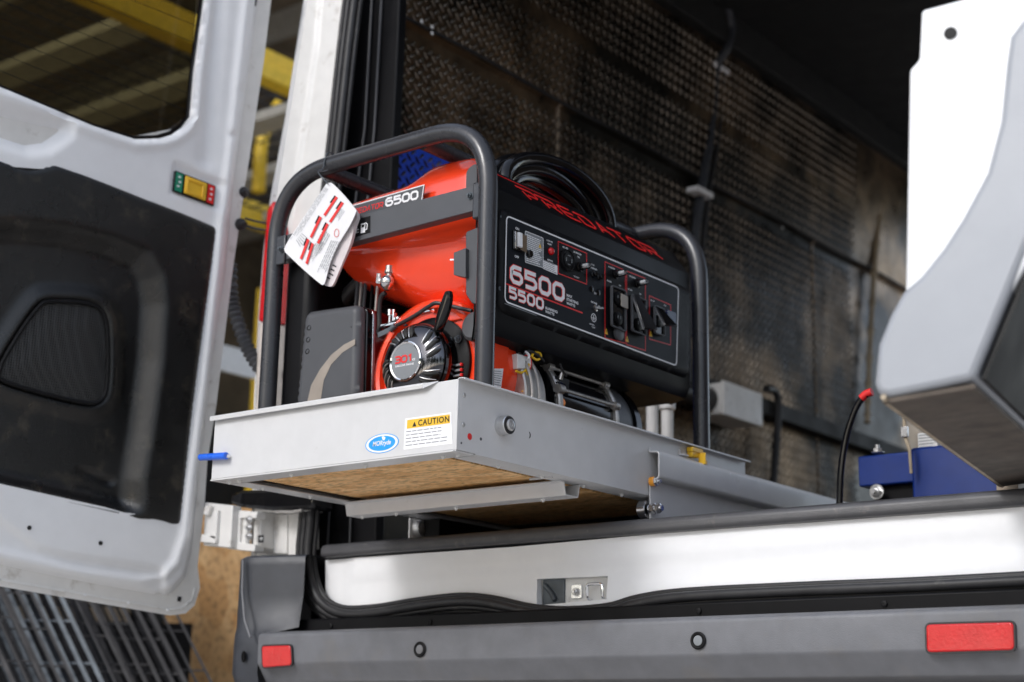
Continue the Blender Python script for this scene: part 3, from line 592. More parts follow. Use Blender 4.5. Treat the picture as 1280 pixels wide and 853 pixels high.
for px, py, a_, b2 in ((298, 116, .0035, .010), (320, 2, .004, .011)):
    c = D.px(px, py, .02); b = MB(); b.prism(D, roundpoly([(c[0]-a_, c[1]-b2), (c[0]+a_, c[1]-b2), (c[0]+a_, c[1]+b2), (c[0]-a_, c[1]+b2)], .002), .014, .0175); part('slot', b, 'dark', door)
for px, py, r, z in ((285, 172, .004, .017), (36, 660, .004, .0228), (125, 679, .004, .0228), (1130, 30, 0, 0)):
    if r: c = D.px(px, py, .02); b = MB(); b.lathe(D.w(c[0], c[1], z), tuple(Nn), [(0, r*1.3), (.0012, r*1.3)], 16); part('drain_hole', b, 'dark', door)
c = D.px(224, 749); b = MB(); b.prism(D, roundpoly([(c[0]-.005, c[1]-.006), (c[0]+.005, c[1]-.006), (c[0]+.005, c[1]+.006), (c[0]-.005, c[1]+.006)], .001), .0, .002); part('square_hole', b, 'dark', door)
b = MB(); bot = [D.px(*p) for p in ((-120, 705), (0, 725), (213, 762), (228, 760), (240, 750), (244, 735))]; b.ribbon(D, bot, .006, 0, False, .0025); part('hem_seam', b, 'whitebox', door, .001)
for px, py in ((106, 744), (160, 754), (209, 763)):
    c = D.px(px, py); inst('plug', 'plug', lambda: screw_mb(.0035), 'wprint', door, D.w(c[0], c[1], .002), Vector(Nn).to_track_quat('Z', 'Y').to_euler())
for py in (241, 281):
    p = at(303-(py-241)*.06, py, 1, .47); b = MB(); b.lathe(p, (1, 0, -.1), [(-.01, .016), (.0, .017), (.008, .015), (.012, .008), (.02, .006)], 14); part('cable_boot', b, 'rubber', door)
b = MB(); b.tube(fillet([at(306, 273, 1, .47), at(320, 277, 1, .49), at(345, 282, 1, .52)], .05), .003, 8); b.tube([at(304, 281, 1, .47), at(320, 286, 1, .49), at(345, 290, 1, .52)], .003, 8); part('door_cable', b, 'rubber', door)
# corrugated harness hose between door and body
hp_ = catmull([at(288, 330, 1, .50), at(289, 365, 1, .51), at(294, 392, 1, .52), at(304, 422, 1, .53), at(315, 445, 1, .54), at(331, 466, 1, .55), at(352, 473, 1, .56), at(378, 462, 1, .57)], 16)
rr = [.0165+.0035*math.sin(i*2*math.pi/4) for i in range(len(hp_))]
b = MB(); b.tube(hp_, rr, 14); part('harness_hose', b, 'greyplas', door, smooth=60)

# ------------------------------------------------------------------ right rear door, close and out of focus
KP = at(1102, 497, 1, -.20)
d3 = np.array(ray(1717, 936)); d3[2] = 0; d3 /= np.linalg.norm(d3); d3 = Vector(d3)          # towards the hinges
o3 = Vector((d3.y, -d3.x, 0))                                                                 # outward from the inner face to the outer skin
thick = .125
Fe = Frame(tuple(KP), tuple(o3), (0, 0, 1), tuple(-d3))                                       # free edge face
right = part('right_rear_door', MB().prism(Fe, Fe.pl([(1150, 10), (1240, -14), (1300, -30), (1300, 300), (1215, 440), (1160, 440), (1130, 362), (1135, 85), (1147, 72)]), -.78, -.006), 'white', van, .006, 3, label='right rear door swung open, close to the camera and blurred')
b = MB(); b.prism(Fe, Fe.pl([(1092, 478), (1097, 430), (1112, 393), (1128, 364), (1150, 345), (1178, 310), (1202, 273), (1233, 215), (1250, 150), (1257, 80), (1262, 45), (1290, 8), (1330, -40), (1420, -40), (1300, 270), (1217, 474), (1170, 484), (1110, 496), (1096, 492)]), -.80, .0); part('outer_cladding', b, 'door_trim', right, .010, 3)
u0_, v0_ = Fe.px(1098, 495); u1_, v1_ = Fe.px(1217, 475)
b = MB(); b.add([Fe.w(u, v-.004-dz, h) for dz in (0, .006) for u, v, h in ((u0_+.004, v0_, -.006), (u1_, v1_, -.006), (u1_, v1_, -.79), (u0_+.004, v0_, -.79))], [(0, 1, 2, 3), (7, 6, 5, 4), (0, 4, 5, 1), (1, 5, 6, 2), (2, 6, 7, 3), (3, 7, 4, 0)]); part('underside', b, 'underside_bounce', right)
e0, e1 = Fe.px(1220, 472), Fe.px(1303, 272)
b = MB(); b.add([Fe.w(u+.004+du, v, h) for du in (0, .006) for u, v, h in ((*e0, -.012), (*e1, -.012), (*e1, -.79), (*e0, -.79))], [(0, 1, 2, 3), (7, 6, 5, 4), (0, 4, 5, 1), (1, 5, 6, 2), (2, 6, 7, 3), (3, 7, 4, 0)]); part('outer_panel', b, 'dark', right)
c = Fe.px(1187, 40); b = MB(); b.lathe(Fe.w(c[0], c[1], -.006), tuple(-d3), [(0, .009), (.002, .009)], 20); part('hole', b, 'dark', right)
cc = [Fe.w(*Fe.px(*p), .004) for p in ((1105, 497), (1216, 476))]
b = MB(); b.tube([cc[0], cc[0]+d3*.02+Vector((0, 0, -.004)), cc[0]+d3*.8+Vector((0, 0, -.004))], .004, 8); part('bottom_seal', b, 'beige', right)
# ================================================================== THE SLIDE-OUT TRAY
tray = thing('slide_out_tray', (-.33, .5, SILLZ), 'pale grey steel slide-out tray pulled out over the van sill, under the generator', 'tray')
TB, TL = -.132, -.658
Ff = FY(0.0)
b = MB(); b.extrude([(TL+.003, 0, TB), (-.0, 0, TB), (-.0, 0, -.001), (-.022, 0, -.001), (-.058, 0, -.001), (TL+.003, 0, -.001)], (0, .003, 0)); part('front_panel', b, 'tray', tray, .0012)
b = MB(); b.strip([(TL, .001, -.0005), (TL, -.010, -.001), (TL, -.0125, -.004), (TL, -.0115, -.012)], (-.075-TL, 0, 0), -.0022)
b.add([(-.075, -.0115, -.012), (-.075, -.0125, -.004), (-.075, -.010, -.001), (-.075, .001, .001), (-.048, .001, .001), (-.048, -.001, -.001)], [(0, 1, 2, 3, 4, 5)])
part('front_lip', b, 'tray', tray, .001)
b = MB(); b.strip([(TL, .003, TB), (TL, .003, TB-.0005), (TL, .052, TB-.0005)], (-TL-.002, 0, 0), .0022); part('bottom_flange', b, 'tray', tray)
# side panel with rolled top flange
b = MB(); b.box(-.0035, 0, .0032, 1.05, TB, -.001); b.strip([(-.001, .0, -.0015), (.004, .0, -.0005), (.013, .0, -.0015), (.014, 0, -.004)], (0, 1.05, 0), .002); part('side_panel', b, 'tray', tray, .0006)
b = MB(); b.strip([(-.0005, .055, TB+.001), (-.004, .055, TB-.0012), (-.050, .055, TB-.0012)], (0, 1.9, 0), .0022); part('bottom_flange', b, 'tray', tray)
b = MB(); b.box(TL, TL+.0035, .0032, 1.05, TB, -.001); b.strip([(TL+.001, 0, -.0015), (TL-.010, 0, -.0015)], (0, 1.05, 0), -.002); part('side_panel', b, 'tray', tray, .0006)
b = MB(); b.strip([(TL+.0005, .055, TB+.001), (TL+.004, .055, TB-.0012), (TL+.050, .055, TB-.0012)], (0, 1.9, 0), -.0022); part('bottom_flange', b, 'tray', tray)
b = MB(); b.box(TL+.004, -.004, .0035, 1.9, -.118, -.106); part('floor_board', b, 'osb', tray, .0015)
b = MB(); b.box(TL+.03, -.03, .03, 1.88, -.1225, -.1185); part('felt_gasket', b, 'seal', tray)
b = MB(); b.box(TL+.062, -.095, .075, .92, -.1262, -.123); part('under_board', b, 'osb', tray)
# front edge welds and screws
for x in (-.63, -.60, -.45, -.25, -.055, -.02): inst('rivet', 'bolt_s', lambda: hexbolt_mb(.0035), 'whitebox', tray, (x, .028, TB-.0028), ROT_NZ)
for y in (.16, .30, .44, .58): inst('rivet', 'bolt_s', lambda: hexbolt_mb(.0035), 'whitebox', tray, (-.03, y, TB-.0034), ROT_NZ)
for y in (.12, .26, .40): inst('rivet', 'bolt_s', lambda: hexbolt_mb(.0035), 'whitebox', tray, (TL+.03, y, TB-.0034), ROT_NZ)
b = MB(); b.box(-.115, -.004, -.004, .0, TB-.004, TB-.001); part('weld_tab', b, 'tray', tray, .0008)
# cross channel under the boards
y0 = .372
cpts = [(TL+.03, y0-.012, TB-.0035), (TL+.03, y0, TB-.0045), (TL+.03, y0+.006, TB-.030), (TL+.03, y0+.046, TB-.030), (TL+.03, y0+.052, TB-.0045), (TL+.03, y0+.064, TB-.0035)]
b = MB(); b.strip(cpts, (-TL-.058, 0, 0), .0025); part('cross_channel', b, 'tray', tray, .0006)
for x in (-.60, -.50, -.33, -.10): inst('rivet', 'bolt_s', lambda: hexbolt_mb(.0035), 'whitebox', tray, (x, y0+.026, TB-.0325), ROT_NZ)
b = MB(); b.box(-.075, -.02, y0-.055, y0-.05, TB-.006, TB-.002); b.box(TL+.08, TL+.14, y0+.12, y0+.125, TB-.006, TB-.002); part('weld_tab', b, 'tray', tray, kind='stuff')
# fixed rail standing on the sill: bent profile with its cut end towards us
P = [at(808.5, 560, 1, .632), at(809.5, 566, 1, .632), at(822, 569, 1, .632), at(823, 593, 1, .632), at(807, 599, 1, .632), at(805.5, 655, 1, .632)]
xs = [p.x for p in P]; zs_ = [p.z for p in P]; xs[0] = xs[1] = max(.003, .5*(xs[0]+xs[1])); xs[2] = xs[3] = .5*(xs[2]+xs[3]); xs[4] = xs[5] = .004; zs_[5] = SILLZ+.001; zs_[2] = zs_[1]-.001; zs_[3] = zs_[4]+.001
RX = xs[2]
rp = [(xs[i], .632, zs_[i]) for i in range(6)]
rp = fillet(rp, .006, 4)
b = MB(); b.strip(rp, (0, 1.9, 0), .0032); rail = part('fixed_rail', b, 'tray', tray, .0008)
zr = .5*(zs_[2]+zs_[3])
for y in (.80, .93, 1.06, 1.25): inst('rivet', 'rv2', lambda: screw_mb(.004), 'wprint', rail, (RX+.001, y, zs_[2]-.006), ROT_PX)
p = at(808, 601, 0, .006); inst('shoulder_bolt', 'ob', lambda: MB().lathe((0, 0, 0), (0, 0, 1), [(0, .0105), (.010, .0105), (.012, .009)], 24), 'amber', rail, p+Vector((0, .018, 0)), ROT_PX)
inst('bolt', 'hexb2', lambda: hexbolt_mb(.0075), 'zinc', rail, p+Vector((.012, .018, 0)), ROT_PX)
p = at(806, 635, 0, 0.004)+Vector((0, .02, 0))
b = MB(); b.lathe(p, (-1, 0, 0), [(.004, .016), (.004, .019), (.022, .019), (.022, .012)], 28); part('roller', b, 'zinc', rail)
b = MB(); b.lathe(p, (1, 0, 0), [(0, .011), (.004, .011)], 20); b.lathe(p+Vector((.004, 0, 0)), (1, 0, 0), [(0, .012), (.009, .012), (.010, .010)], 6); b.lathe(p+Vector((.014, 0, 0)), (1, 0, 0), [(0, .007), (.003, .007), (.003, .011), (.011, .011), (.012, .009)], 6); b.lathe(p+Vector((.026, 0, 0)), (1, 0, 0), [(0, .006), (.005, .006)], 14); part('axle_nut', b, 'zinc', rail)
# opposite rail
xL = at(512, 660, 1, .632).x
b = MB(); b.strip([(xL, .632, SILLZ+.001), (xL, .632, TB-.004)], (0, 1.9, 0), .003); railL = part('fixed_rail', b, 'tray', tray, .0006)
p = at(528, 661, 1, .66); b = MB(); b.lathe(p, (1, 0, 0), [(-.018, .015), (-.018, .020), (.004, .020), (.004, .014), (.001, .0135)], 28); part('roller', b, 'galv', railL)
b = MB(); b.lathe(p, (1, 0, 0), [(0, .0125), (.005, .012), (.006, .009)], 24); part('roller_hub', b, 'alu', railL)
# tray's own inner running rails below the flange
b = MB(); b.box(TL+.004, TL+.06, .66, 1.9, SILLZ+.004, TB-.006); part('inner_rail', b, 'black', tray, .002)
# side roller, screws, red plug
p = Vector(at(626, 533, 0, 0.0)); 
b = MB(); b.lathe(p, (1, 0, 0), [(0, .019), (.006, .019), (.006, .0185), (.019, .0185), (.0205, .017), (.0205, .0135)], 36); r_ = part('side_roller', b, 'galv', tray)
b = MB(); b.lathe(p, (1, 0, 0), [(.019, .0172), (.022, .0168), (.0225, .0155), (.0225, .0112)], 32, endcap=False); part('roller_seal', b, 'rubber', r_)
b = MB(); b.lathe(p, (1, 0, 0), [(.0195, .0115), (.0245, .0115), (.0262, .0095), (.0268, .0055), (.0262, .0035), (.025, .003)], 28); part('roller_stud', b, 'galv', r_)
for q, k in (((580, 494), 1), ((579, 531), 1), ((722, 571), .001)):
    if k == 1: inst('screw', 'scr', lambda: screw_mb(.0042), 'galv', tray, at(q[0], q[1], 0, .0003), ROT_PX)
b = MB(); c_ = at(587, 546, 0, 0); b.lathe(c_, (1, 0, 0), [(0, .0062), (.0008, .0062), (.0012, .005)], 20); part('red_plug', b, 'redprint', tray)
for q, rr_ in (((601, 549), .003), ((576.5, 554), .002)): b = MB(); b.lathe(at(*q, 0, 0), (1, 0, 0), [(0, rr_), (.0006, rr_)], 14); part('pilot_hole', b, 'greyplas', tray)
b = MB(); fx = FX(.0); c2 = fx.px(661, 544); b.prism(fx, [(c2[0]+.0055*math.cos(a)-(.0 if a < 1.58 else 0), c2[1]+.0065*math.sin(a)) for a in np.linspace(-1.57, 1.57, 9)]+[(c2[0]+.003*math.cos(a), c2[1]+.0055*math.sin(a)) for a in np.linspace(1.4, -1.4, 7)], 0, .0006); part('slot', b, 'dark', tray)
# yellow stop latch
fx = FX(.014); q0 = [(864, 558), (883, 567), (884, 573), (881, 577), (885, 582), (878, 581), (862, 570)]
b = MB(); lx = .0145; ya = at(864, 562, 0, lx).y; za = at(864, 562, 0, lx).z
b.box(lx-.012, lx+.004, ya, ya+.045, za-.004, za+.006); b.box(lx-.012, lx+.002, ya+.002, ya+.03, za-.015, za-.004); b.box(lx+.0, lx+.018, ya+.03, ya+.033, za-.030, za-.004); b.box(lx, lx+.004, ya+.033, ya+.062, za-.032, za-.016); part('stop_latch', b, 'yellow', tray, .001)
b = MB(); b.box(.001, .012, ya-.028, ya-.006, za-.016, za-.013); b.box(.001, .004, ya-.030, ya-.027, za-.016, za-.004); part('latch_tab', b, 'wprint', tray, .0005)
# blue pull handle
hL, hR = at(250, 572, 1, -.012), at(283, 570, 1, -.012); b = MB(); b.tube([hL, hL+(hR-hL)*.5, hR], [.0068, .0072, .0075], 14); part('pull_handle', b, 'blue', tray, .001)
b = MB(); b.tube([(hR.x-.002, -.012, hR.z), (hR.x-.002, .001, hR.z)], .004, 10); part('handle_pin', b, 'zinc', tray)
# decals on the front panel
fd = FY(-.0002); fd_h = 0.0
cq = fd.pl([(506.5, 523.5), (564, 515.5), (565.5, 555), (504.5, 562.5)])
b = MB(); b.prism(fd, roundpoly(cq, .001), 0, .0003); cl = part('caution_label', b, 'wprint', tray, smooth=0, label='white and yellow caution label')
A, B_, C_, D_ = [np.array(p) for p in cq]; E2 = lambda s, t: tuple(A*(1-s)*(1-t)+B_*s*(1-t)+C_*s*t+D_*(1-s)*t)
b = MB(); b.prism(fd, [E2(.05, .06), E2(.97, .06), E2(.97, .34), E2(.05, .34)], .0003, .0005); part('yellow_band', b, 'yellow', cl, smooth=0)
hgt = np.linalg.norm(A-D_); wid = np.linalg.norm(A-B_)
tp = E2(.29, .29); text('caution_lettering', 'CAUTION', 'dark', cl, fd, tp[0], tp[1], hgt*.26, .0005, xs=1.02, bold=.02, spacing=1.12)
tp = E2(.17, .30); b = MB(); b.prism(fd, [tp, (tp[0]+.010, tp[1]), (tp[0]+.005, tp[1]+.0095)], .0005, .0007); part('warning_triangle', b, 'dark', cl, smooth=0)
textlines('small_print', 'gprint', cl, fd, [E2(.04, .40), E2(.96, .40), E2(.96, .95), E2(.04, .95)], 5, .0004, .22, 3)
lc = fd.px(477.5, 554.5); rx_, rz_ = abs(fd.px(498.5, 554)[0]-lc[0]), .0185
ell = lambda kx, kz: [(lc[0]+rx_*kx*math.cos(a), lc[1]+rz_*kz*math.sin(a)) for a in np.linspace(0, 2*math.pi, 49)[:-1]]
b = MB(); b.prism(fd, ell(1, 1), 0, .0003); lg = part('oval_logo', b, 'logo', tray, smooth=0, label='blue and white oval maker logo')
b = MB(); b.prism(fd, ell(.95, .93), .0003, .0004); part('logo_ring', b, 'wprint', lg, smooth=0)
b = MB(); b.prism(fd, ell(.80, .76), .0004, .0005); part('logo_field', b, 'logo', lg, smooth=0)
text('logo_lettering', 'MORryde', 'wprint', lg, fd, lc[0]-.0235, lc[1]-.0035, .0125, .0005, xs=.92, bold=.02, shear=.2)
b = MB(); b.prism(fd, [(lc[0]+.002, lc[1]+.006), (lc[0]+.006, lc[1]+.005), (lc[0]+.009, lc[1]+.010), (lc[0]+.004, lc[1]+.0135), (lc[0]-.001, lc[1]+.013)], .0005, .0006); part('logo_flame', b, 'wprint', lg, smooth=0)

# ================================================================== THE GENERATOR
gen = thing('portable_generator', (-.34, .53, -.105), 'red and black portable petrol generator in a dark tube frame, standing in the pulled-out tray', 'generator')
HX0, HX1, HY0, HY1, HZ, RT = -.640, -.045, .130, .930, .556, .0192
GZ0 = -.104
def hoop(y, z1=HZ):
    b = MB(); b.tube(fillet([(HX0, y, GZ0+.02), (HX0, y, z1), (HX1, y, z1+.004), (HX1, y, GZ0+.02)], .15, 12), RT, 20); return b
part('front_hoop', hoop(HY0), 'frame', gen, smooth=60); part('rear_hoop', hoop(HY1, .563), 'frame', gen, smooth=60)
for x in (-.512, -.225):
    b = MB(); b.tube([(x, HY0+.006, .553), (x, HY1-.006, .56)], .0165, 14); part('top_rail', b, 'frame', gen)
for x in (HX0, HX1):
    b = MB(); b.tube([(x, HY0-.03, GZ0+.02), (x, HY1+.03, GZ0+.02)], RT, 14); part('base_rail', b, 'frame', gen)
for x in (HX0, HX1):
    for y in (HY0+.05, HY1-.05):
        b = MB(); b.lathe((x, y, GZ0+.002), (0, 0, 1), [(-.001, .022), (.0, .024), (.012, .020)], 16); part('rubber_foot', b, 'rubber', gen)
b = MB(); zA, zB = .372, .417
b.extrude([(HX0+.012, .128, zA-.010), (HX1-.028, .128, zA), (HX1-.028, .128, zB+.008), (HX0+.012, .128, zB+.002)], (0, -.004, 0)); b.extrude([(HX0+.012, .128, zA-.010), (HX1-.028, .128, zA), (HX1-.028, .150, zA), (HX0+.012, .150, zA-.010)], (0, 0, .003))
bar_ = part('cross_bar', b, 'greyplas', gen, .0012)
b = MB(); b.box(HX1-.034, HX1-.012, .122, .14, .355, .430); part('hoop_lug', b, 'frame', bar_, .003)
b = MB(); b.box(HX0+.008, HX0+.04, .118, .126, .352, .418); part('hoop_lug', b, 'frame', bar_, .002)
inst('bolt', 'hexc', lambda: hexbolt_mb(.006), 'steelgrey', bar_, at(588, 245, 1, .1235), ROT_NY); inst('bolt', 'hexc', None, 'steelgrey', bar_, at(352, 312, 1, .117), ROT_NY)
# fuel pump pictogram on the bar
fb = FY(.1238)
b = MB(); b.prism(fb, fb.pl([(443, 275), (463, 270), (463, 291), (443, 297)]), 0, .0002); lab_ = part('fuel_label', b, 'plastic', bar_, smooth=0)
u0, v0 = fb.px(451, 292)
b = MB(); b.prism(fb, [(u0, v0), (u0+.012, v0), (u0+.012, v0+.021), (u0, v0+.021)], .0002, .0005); part('pump_icon', b, 'wprint', lab_, smooth=0)
b = MB(); b.ribbon(fb, [(u0+.012, v0+.006), (u0+.017, v0+.006), (u0+.018, v0+.017), (u0+.013, v0+.021)], .0018, .0002); part('pump_hose_icon', b, 'wprint', lab_, smooth=0)
b = MB(); b.prism(fb, [(u0+.002, v0+.012), (u0+.010, v0+.012), (u0+.010, v0+.018), (u0+.002, v0+.018)], .0005, .0007); part('pump_window_icon', b, 'plastic', lab_, smooth=0)
b = MB(); b.ribbon(fb, [(u0-.012, v0+.018), (u0-.012, v0+.003)], .002, .0002); b.ribbon(fb, [(u0-.017, v0+.010), (u0-.006, v0+.010)], .002, .0002); b.ribbon(fb, [(u0-.016, v0+.003), (u0-.016, v0+.017)], .0014, .0002); b.ribbon(fb, [(u0-.017, v0+.004), (u0-.006, v0+.004)], .0014, .0002); part('gauge_icon', b, 'wprint', lab_, smooth=0)

# fuel tank: layered loft
def rrect(xl, xr, yf, yb, r, n=8):
    return [(xr-r+r*math.cos(a), yf+r+r*math.sin(a)) for a in np.linspace(-math.pi/2, 0, n)]+[(xr-r+r*math.cos(a), yb-r+r*math.sin(a)) for a in np.linspace(0, math.pi/2, n)]+[(xl+r+r*math.cos(a), yb-r+r*math.sin(a)) for a in np.linspace(math.pi/2, math.pi, n)]+[(xl+r+r*math.cos(a), yf+r+r*math.sin(a)) for a in np.linspace(math.pi, 1.5*math.pi, n)]
def dense(poly, st=.02):
    o = []
    for i in range(len(poly)):
        a, b_ = np.array(poly[i]), np.array(poly[(i+1) % len(poly)]); k = max(1, int(np.linalg.norm(b_-a)/st)); o += [tuple(a+(b_-a)*t/k) for t in range(k)]
    return o
TXL, TXR, TYF, TYB = -.538, -.102, .178, .70
def tank_loft(layers, cap_first, cap_last):
    base = None; v = []; f = []
    ref = dense(rrect(TXL, TXR, TYF, TYB, .05)); N = len(ref); c = np.array(((TXL+TXR)/2, (TYF+TYB)/2))
    for zf, ins, insf in layers:
        for x, y in ref:
            sx = (x-c[0])/((TXR-TXL)/2); sy = (y-c[1])/((TYB-TYF)/2)
            X = x-math.copysign(ins*abs(sx)**3, sx); Y = y-math.copysign((insf if sy < 0 else ins)*abs(sy)**3, sy); v.append((X, Y, zf(X, Y)))
    for i in range(len(layers)-1):
        for k in range(N): f.append((i*N+k, i*N+(k+1) % N, (i+1)*N+(k+1) % N, (i+1)*N+k))
    if cap_first: f.append(tuple(range(N))[::-1])
    if cap_last: f.append(tuple(range((len(layers)-1)*N, len(layers)*N)))
    return MB().add(v, f)
topz = lambda x: float(np.interp(x, [-.56, -.50, -.42, -.33, -.30, -.265, -.22, -.15, -.11], [.484, .497, .502, .506, .516, .534, .537, .533, .522]))
U_ = .415
lay = [(lambda x, y: U_-.004, 0, -.004), (lambda x, y: U_, 0, -.004)]
for t, ins, insf in ((.03, .004, .004), (.25, .006, .006), (.6, .010, .010), (.80, .016, .016), (.92, .026, .028), (.98, .042, .046), (1.0, .065, .075), (1.01, .14, .14)):
    lay.append((lambda x, y, t=t: U_+(topz(x)-.062*float(sstep(np.array(y), .21, .36))-U_)*t, ins, insf))
up = tank_loft(lay, True, True); up.f = [q if i else q for i, q in enumerate(up.f)]
tank = part('fuel_tank', up, 'red', gen, smooth=50)
botz = lambda x: float(np.interp(x, [-.56, -.526, -.44, -.35, -.31, -.26, -.157, -.10], [.335, .318, .284, .246, .228, .212, .196, .20]))
lay = []
for t, ins, insf in ((0, .004, .002), (.05, .008, .006), (.28, .012, .012), (.33, .008, -.004), (.38, .010, -.010), (.62, .024, .006), (.80, .040, .03), (.92, .06, .055), (.98, .08, .085), (1.0, .11, .12), (1.0, .16, .18)):
    lay.append((lambda x, y, t=t: U_-.004-(U_-.004-(botz(x)-.05*max(0, (y-.2))))*t, ins, insf))
lw = tank_loft(lay, False, True); lw.f = [q[::-1] for q in lw.f]
part('tank_lower_shell', lw, 'red', tank, smooth=50)
# decal on the tank's front
ft = FY(.168); dq = ft.pl([(425, 262), (530, 231.5), (527, 252), (425, 279)])
b = MB(); b.prism(ft, dq, -.004, .0); dec = part('name_decal', b, 'greyplas', tank, smooth=0)
b = MB(); b.ribbon(ft, [dq[0], dq[1], dq[2]], .0022, .0); part('decal_border', b, 'wprint', dec, smooth=0)
p1, p2 = ft.px(484, 256.5), ft.px(525, 245.5); a_ = math.atan2(p2[1]-p1[1], p2[0]-p1[0])
glyphs('model_number', '6500', 'wprint', dec, ft, p1[0]-.003, p1[1]-.002, .0160, .0178, .0056, .0046, .0003, .0)
glyphs('maker_lettering', 'PREDATOR', 'redprint', dec, ft, ft.px(441, 267)[0]-.006, p1[1]-.002, .0105, .0085, .0035, .0022, .0003, .15)
b = MB(); b.sheet(FY(.160), roundpoly([(-.128, .415), (-.100, .415), (-.100, .490), (-.128, .480)], .012), [], .01, None, .03); part('tank_corner_guard', b, 'greyplas', tank, .002)
# fuel valve
vc = at(486, 352, 1, .185)
b = MB(); b.lathe(vc+Vector((0, 0, .028)), (0, 0, -1), [(-.006, .008), (.004, .008), (.004, .010), (.010, .010), (.012, .006), (.02, .006)], 8); vb = part('fuel_valve', b, 'alu', gen, .0006)
b = MB(); b.lathe(vc+Vector((0, -.004, .004)), (0, 0, -1), [(-.006, .009), (.0, .014), (.006, .015), (.010, .014), (.012, .015), (.016, .013), (.020, .009), (.024, .005)], 20); part('sediment_bowl', b, 'zinc', vb)
b = MB(); b.extrude([(vc.x-.018, .170, vc.z-.006), (vc.x-.010, .170, vc.z-.008), (vc.x-.008, .170, vc.z+.014), (vc.x-.016, .170, vc.z+.016)], (0, -.006, 0)); part('valve_lever', b, 'galv', vb, .001)
b = MB(); b.tube(catmull([at(482, 366, 1, .19), at(476, 372, 1, .19), at(474, 390, 1, .195), at(474, 410, 1, .20), at(470, 425, 1, .21)], 5), .0052, 10); part('fuel_hose', b, 'rubber', vb)
# air cleaner box
fa = FY(.160); ap = roundpoly(fa.pl([(384, 391), (452, 381), (449, 500), (372, 512)]), .018, 6)
b = MB(); b.sheet(fa, ap, [], .008, lambda X, Y: .010*sstep(sdf(X, Y, ap), 0, .008)+.0, .012); air = part('air_cleaner', b, 'greyplas', gen, smooth=60)
b = MB(); fa2 = FY(.174); b.prism(fa2, [(u+.004, v) for u, v in ap], -.016, 0); part('air_cleaner_rim', b, 'gloss', air, .002)
b = MB(); fa3 = FY(.19); b.prism(fa3, [(u+.006, v-.002) for u, v in ap], -.002, 0); part('rim_bead', b, 'chrome', air, .0005)
b = MB(); fa4 = FY(.192); b.prism(fa4, [(u+.008, v-.002) for u, v in ap], -.05, 0); part('air_cleaner_base', b, 'maroon', air, .004)
for q in ((386.5, 410), (385.5, 425), (384.5, 439.5)):
    b = MB(); b.lathe(at(*q, 1, .1505), (0, -1, 0), [(0, .0058), (.001, .0062), (.0012, .0045), (-.0005, .0025)], 18); part('vent_dimple', b, 'gloss', air)
fa5 = FY(.1496)
b = MB(); b.prism(fa5, fa5.pl([(444, 424), (444, 431), (428, 441), (414, 456), (405, 475), (401, 500), (384, 503), (389, 482), (400, 462), (414, 444), (430, 431)]), 0, .0003); part('swoosh_decal', b, 'tan', air, smooth=0)
b = MB(); b.lathe(at(439, 409, 1, .149), (0, -1, 0), [(0, .0012), (.001, .0012)], 10); part('pin_hole', b, 'dark', air)

# engine: fan shroud, recoil starter
EC = at(507, 452, 1, .122); EC.y = .150; RC = Vector((EC.x+.006, .195, EC.z-.006))
b = MB(); b.lathe(RC, (0, -1, 0), [(-.09, .150), (.0, .150), (.012, .146), (.018, .136), (.016, .128), (.004, .124), (.002, .02)], 56); part('fan_shroud', b, 'red', gen, smooth=45)
b = MB(); b.lathe(RC+Vector((.004, -.004, .004)), (0, -1, 0), [(0, .104), (.007, .104), (.010, .099), (.010, .03)], 48); gs = part('starter_base', b, 'black', gen, smooth=45)
cover = MB(); cover.lathe(EC, (0, -1, 0), [(-.032, .086), (-.010, .0862), (.000, .084), (.008, .079), (.016, .070), (.022, .058), (.025, .046), (.026, .041), (.022, .038), (.022, .02)], 56); rc = part('recoil_cover', cover, 'blackchrome', gen, smooth=60)
b = MB(); b.lathe(EC, (0, -1, 0), [(.022, .042), (.030, .0415), (.0315, .039), (.030, .0362)], 48, endcap=False); part('badge_ring', b, 'chrome', rc)
b = MB(); b.lathe(EC, (0, -1, 0), [(.02, .0368), (.0295, .0368)], 48); part('badge_disc', b, 'gprint', rc)
fbz = FY(EC.y-.0296)
glyphs('badge_number', '301', 'redprint', rc, fbz, EC.x-.026, EC.z-.001, .0125, .013, .004, .0036, 0)
text('badge_unit', 'cc', 'wprint', rc, fbz, EC.x+.019, EC.z-.001, .009, 0, bold=.02)
text('badge_lettering', 'GASOLINE ENGINE', 'wprint', rc, fbz, EC.x-.026, EC.z-.0095, .0058, 0, bold=.02, xs=1.0)
def slot_on_cover(a, r0, r1, wd, mt, lift=.0):
    prof = lambda r: float(np.interp(r, [.041, .046, .058, .070, .079, .084, .0862], [.026, .025, .022, .016, .008, .0, -.01]))
    pts = [EC+Vector((math.cos(a+.22*t)*(r0+(r1-r0)*t), -prof(r0+(r1-r0)*t)-lift, math.sin(a+.22*t)*(r0+(r1-r0)*t))) for t in np.linspace(0, 1, 7)]
    b = MB(); b.tube(pts, [wd*.45, wd*.8, wd, wd, wd, wd*.8, wd*.45], 10); return b
sl = [2.15, 1.90, 1.65, 1.38, .62, .32, .04, -.62, -.90, 2.95, 3.25, 3.52, 3.78]
for a in sl:
    part('louvre_slot', slot_on_cover(a, .050, .077, .0056, 'dark', -.0026), 'dark', rc)
    part('louvre_rib', slot_on_cover(a+.11, .050, .078, .0018, 'chrome', .0002), 'galv', rc)
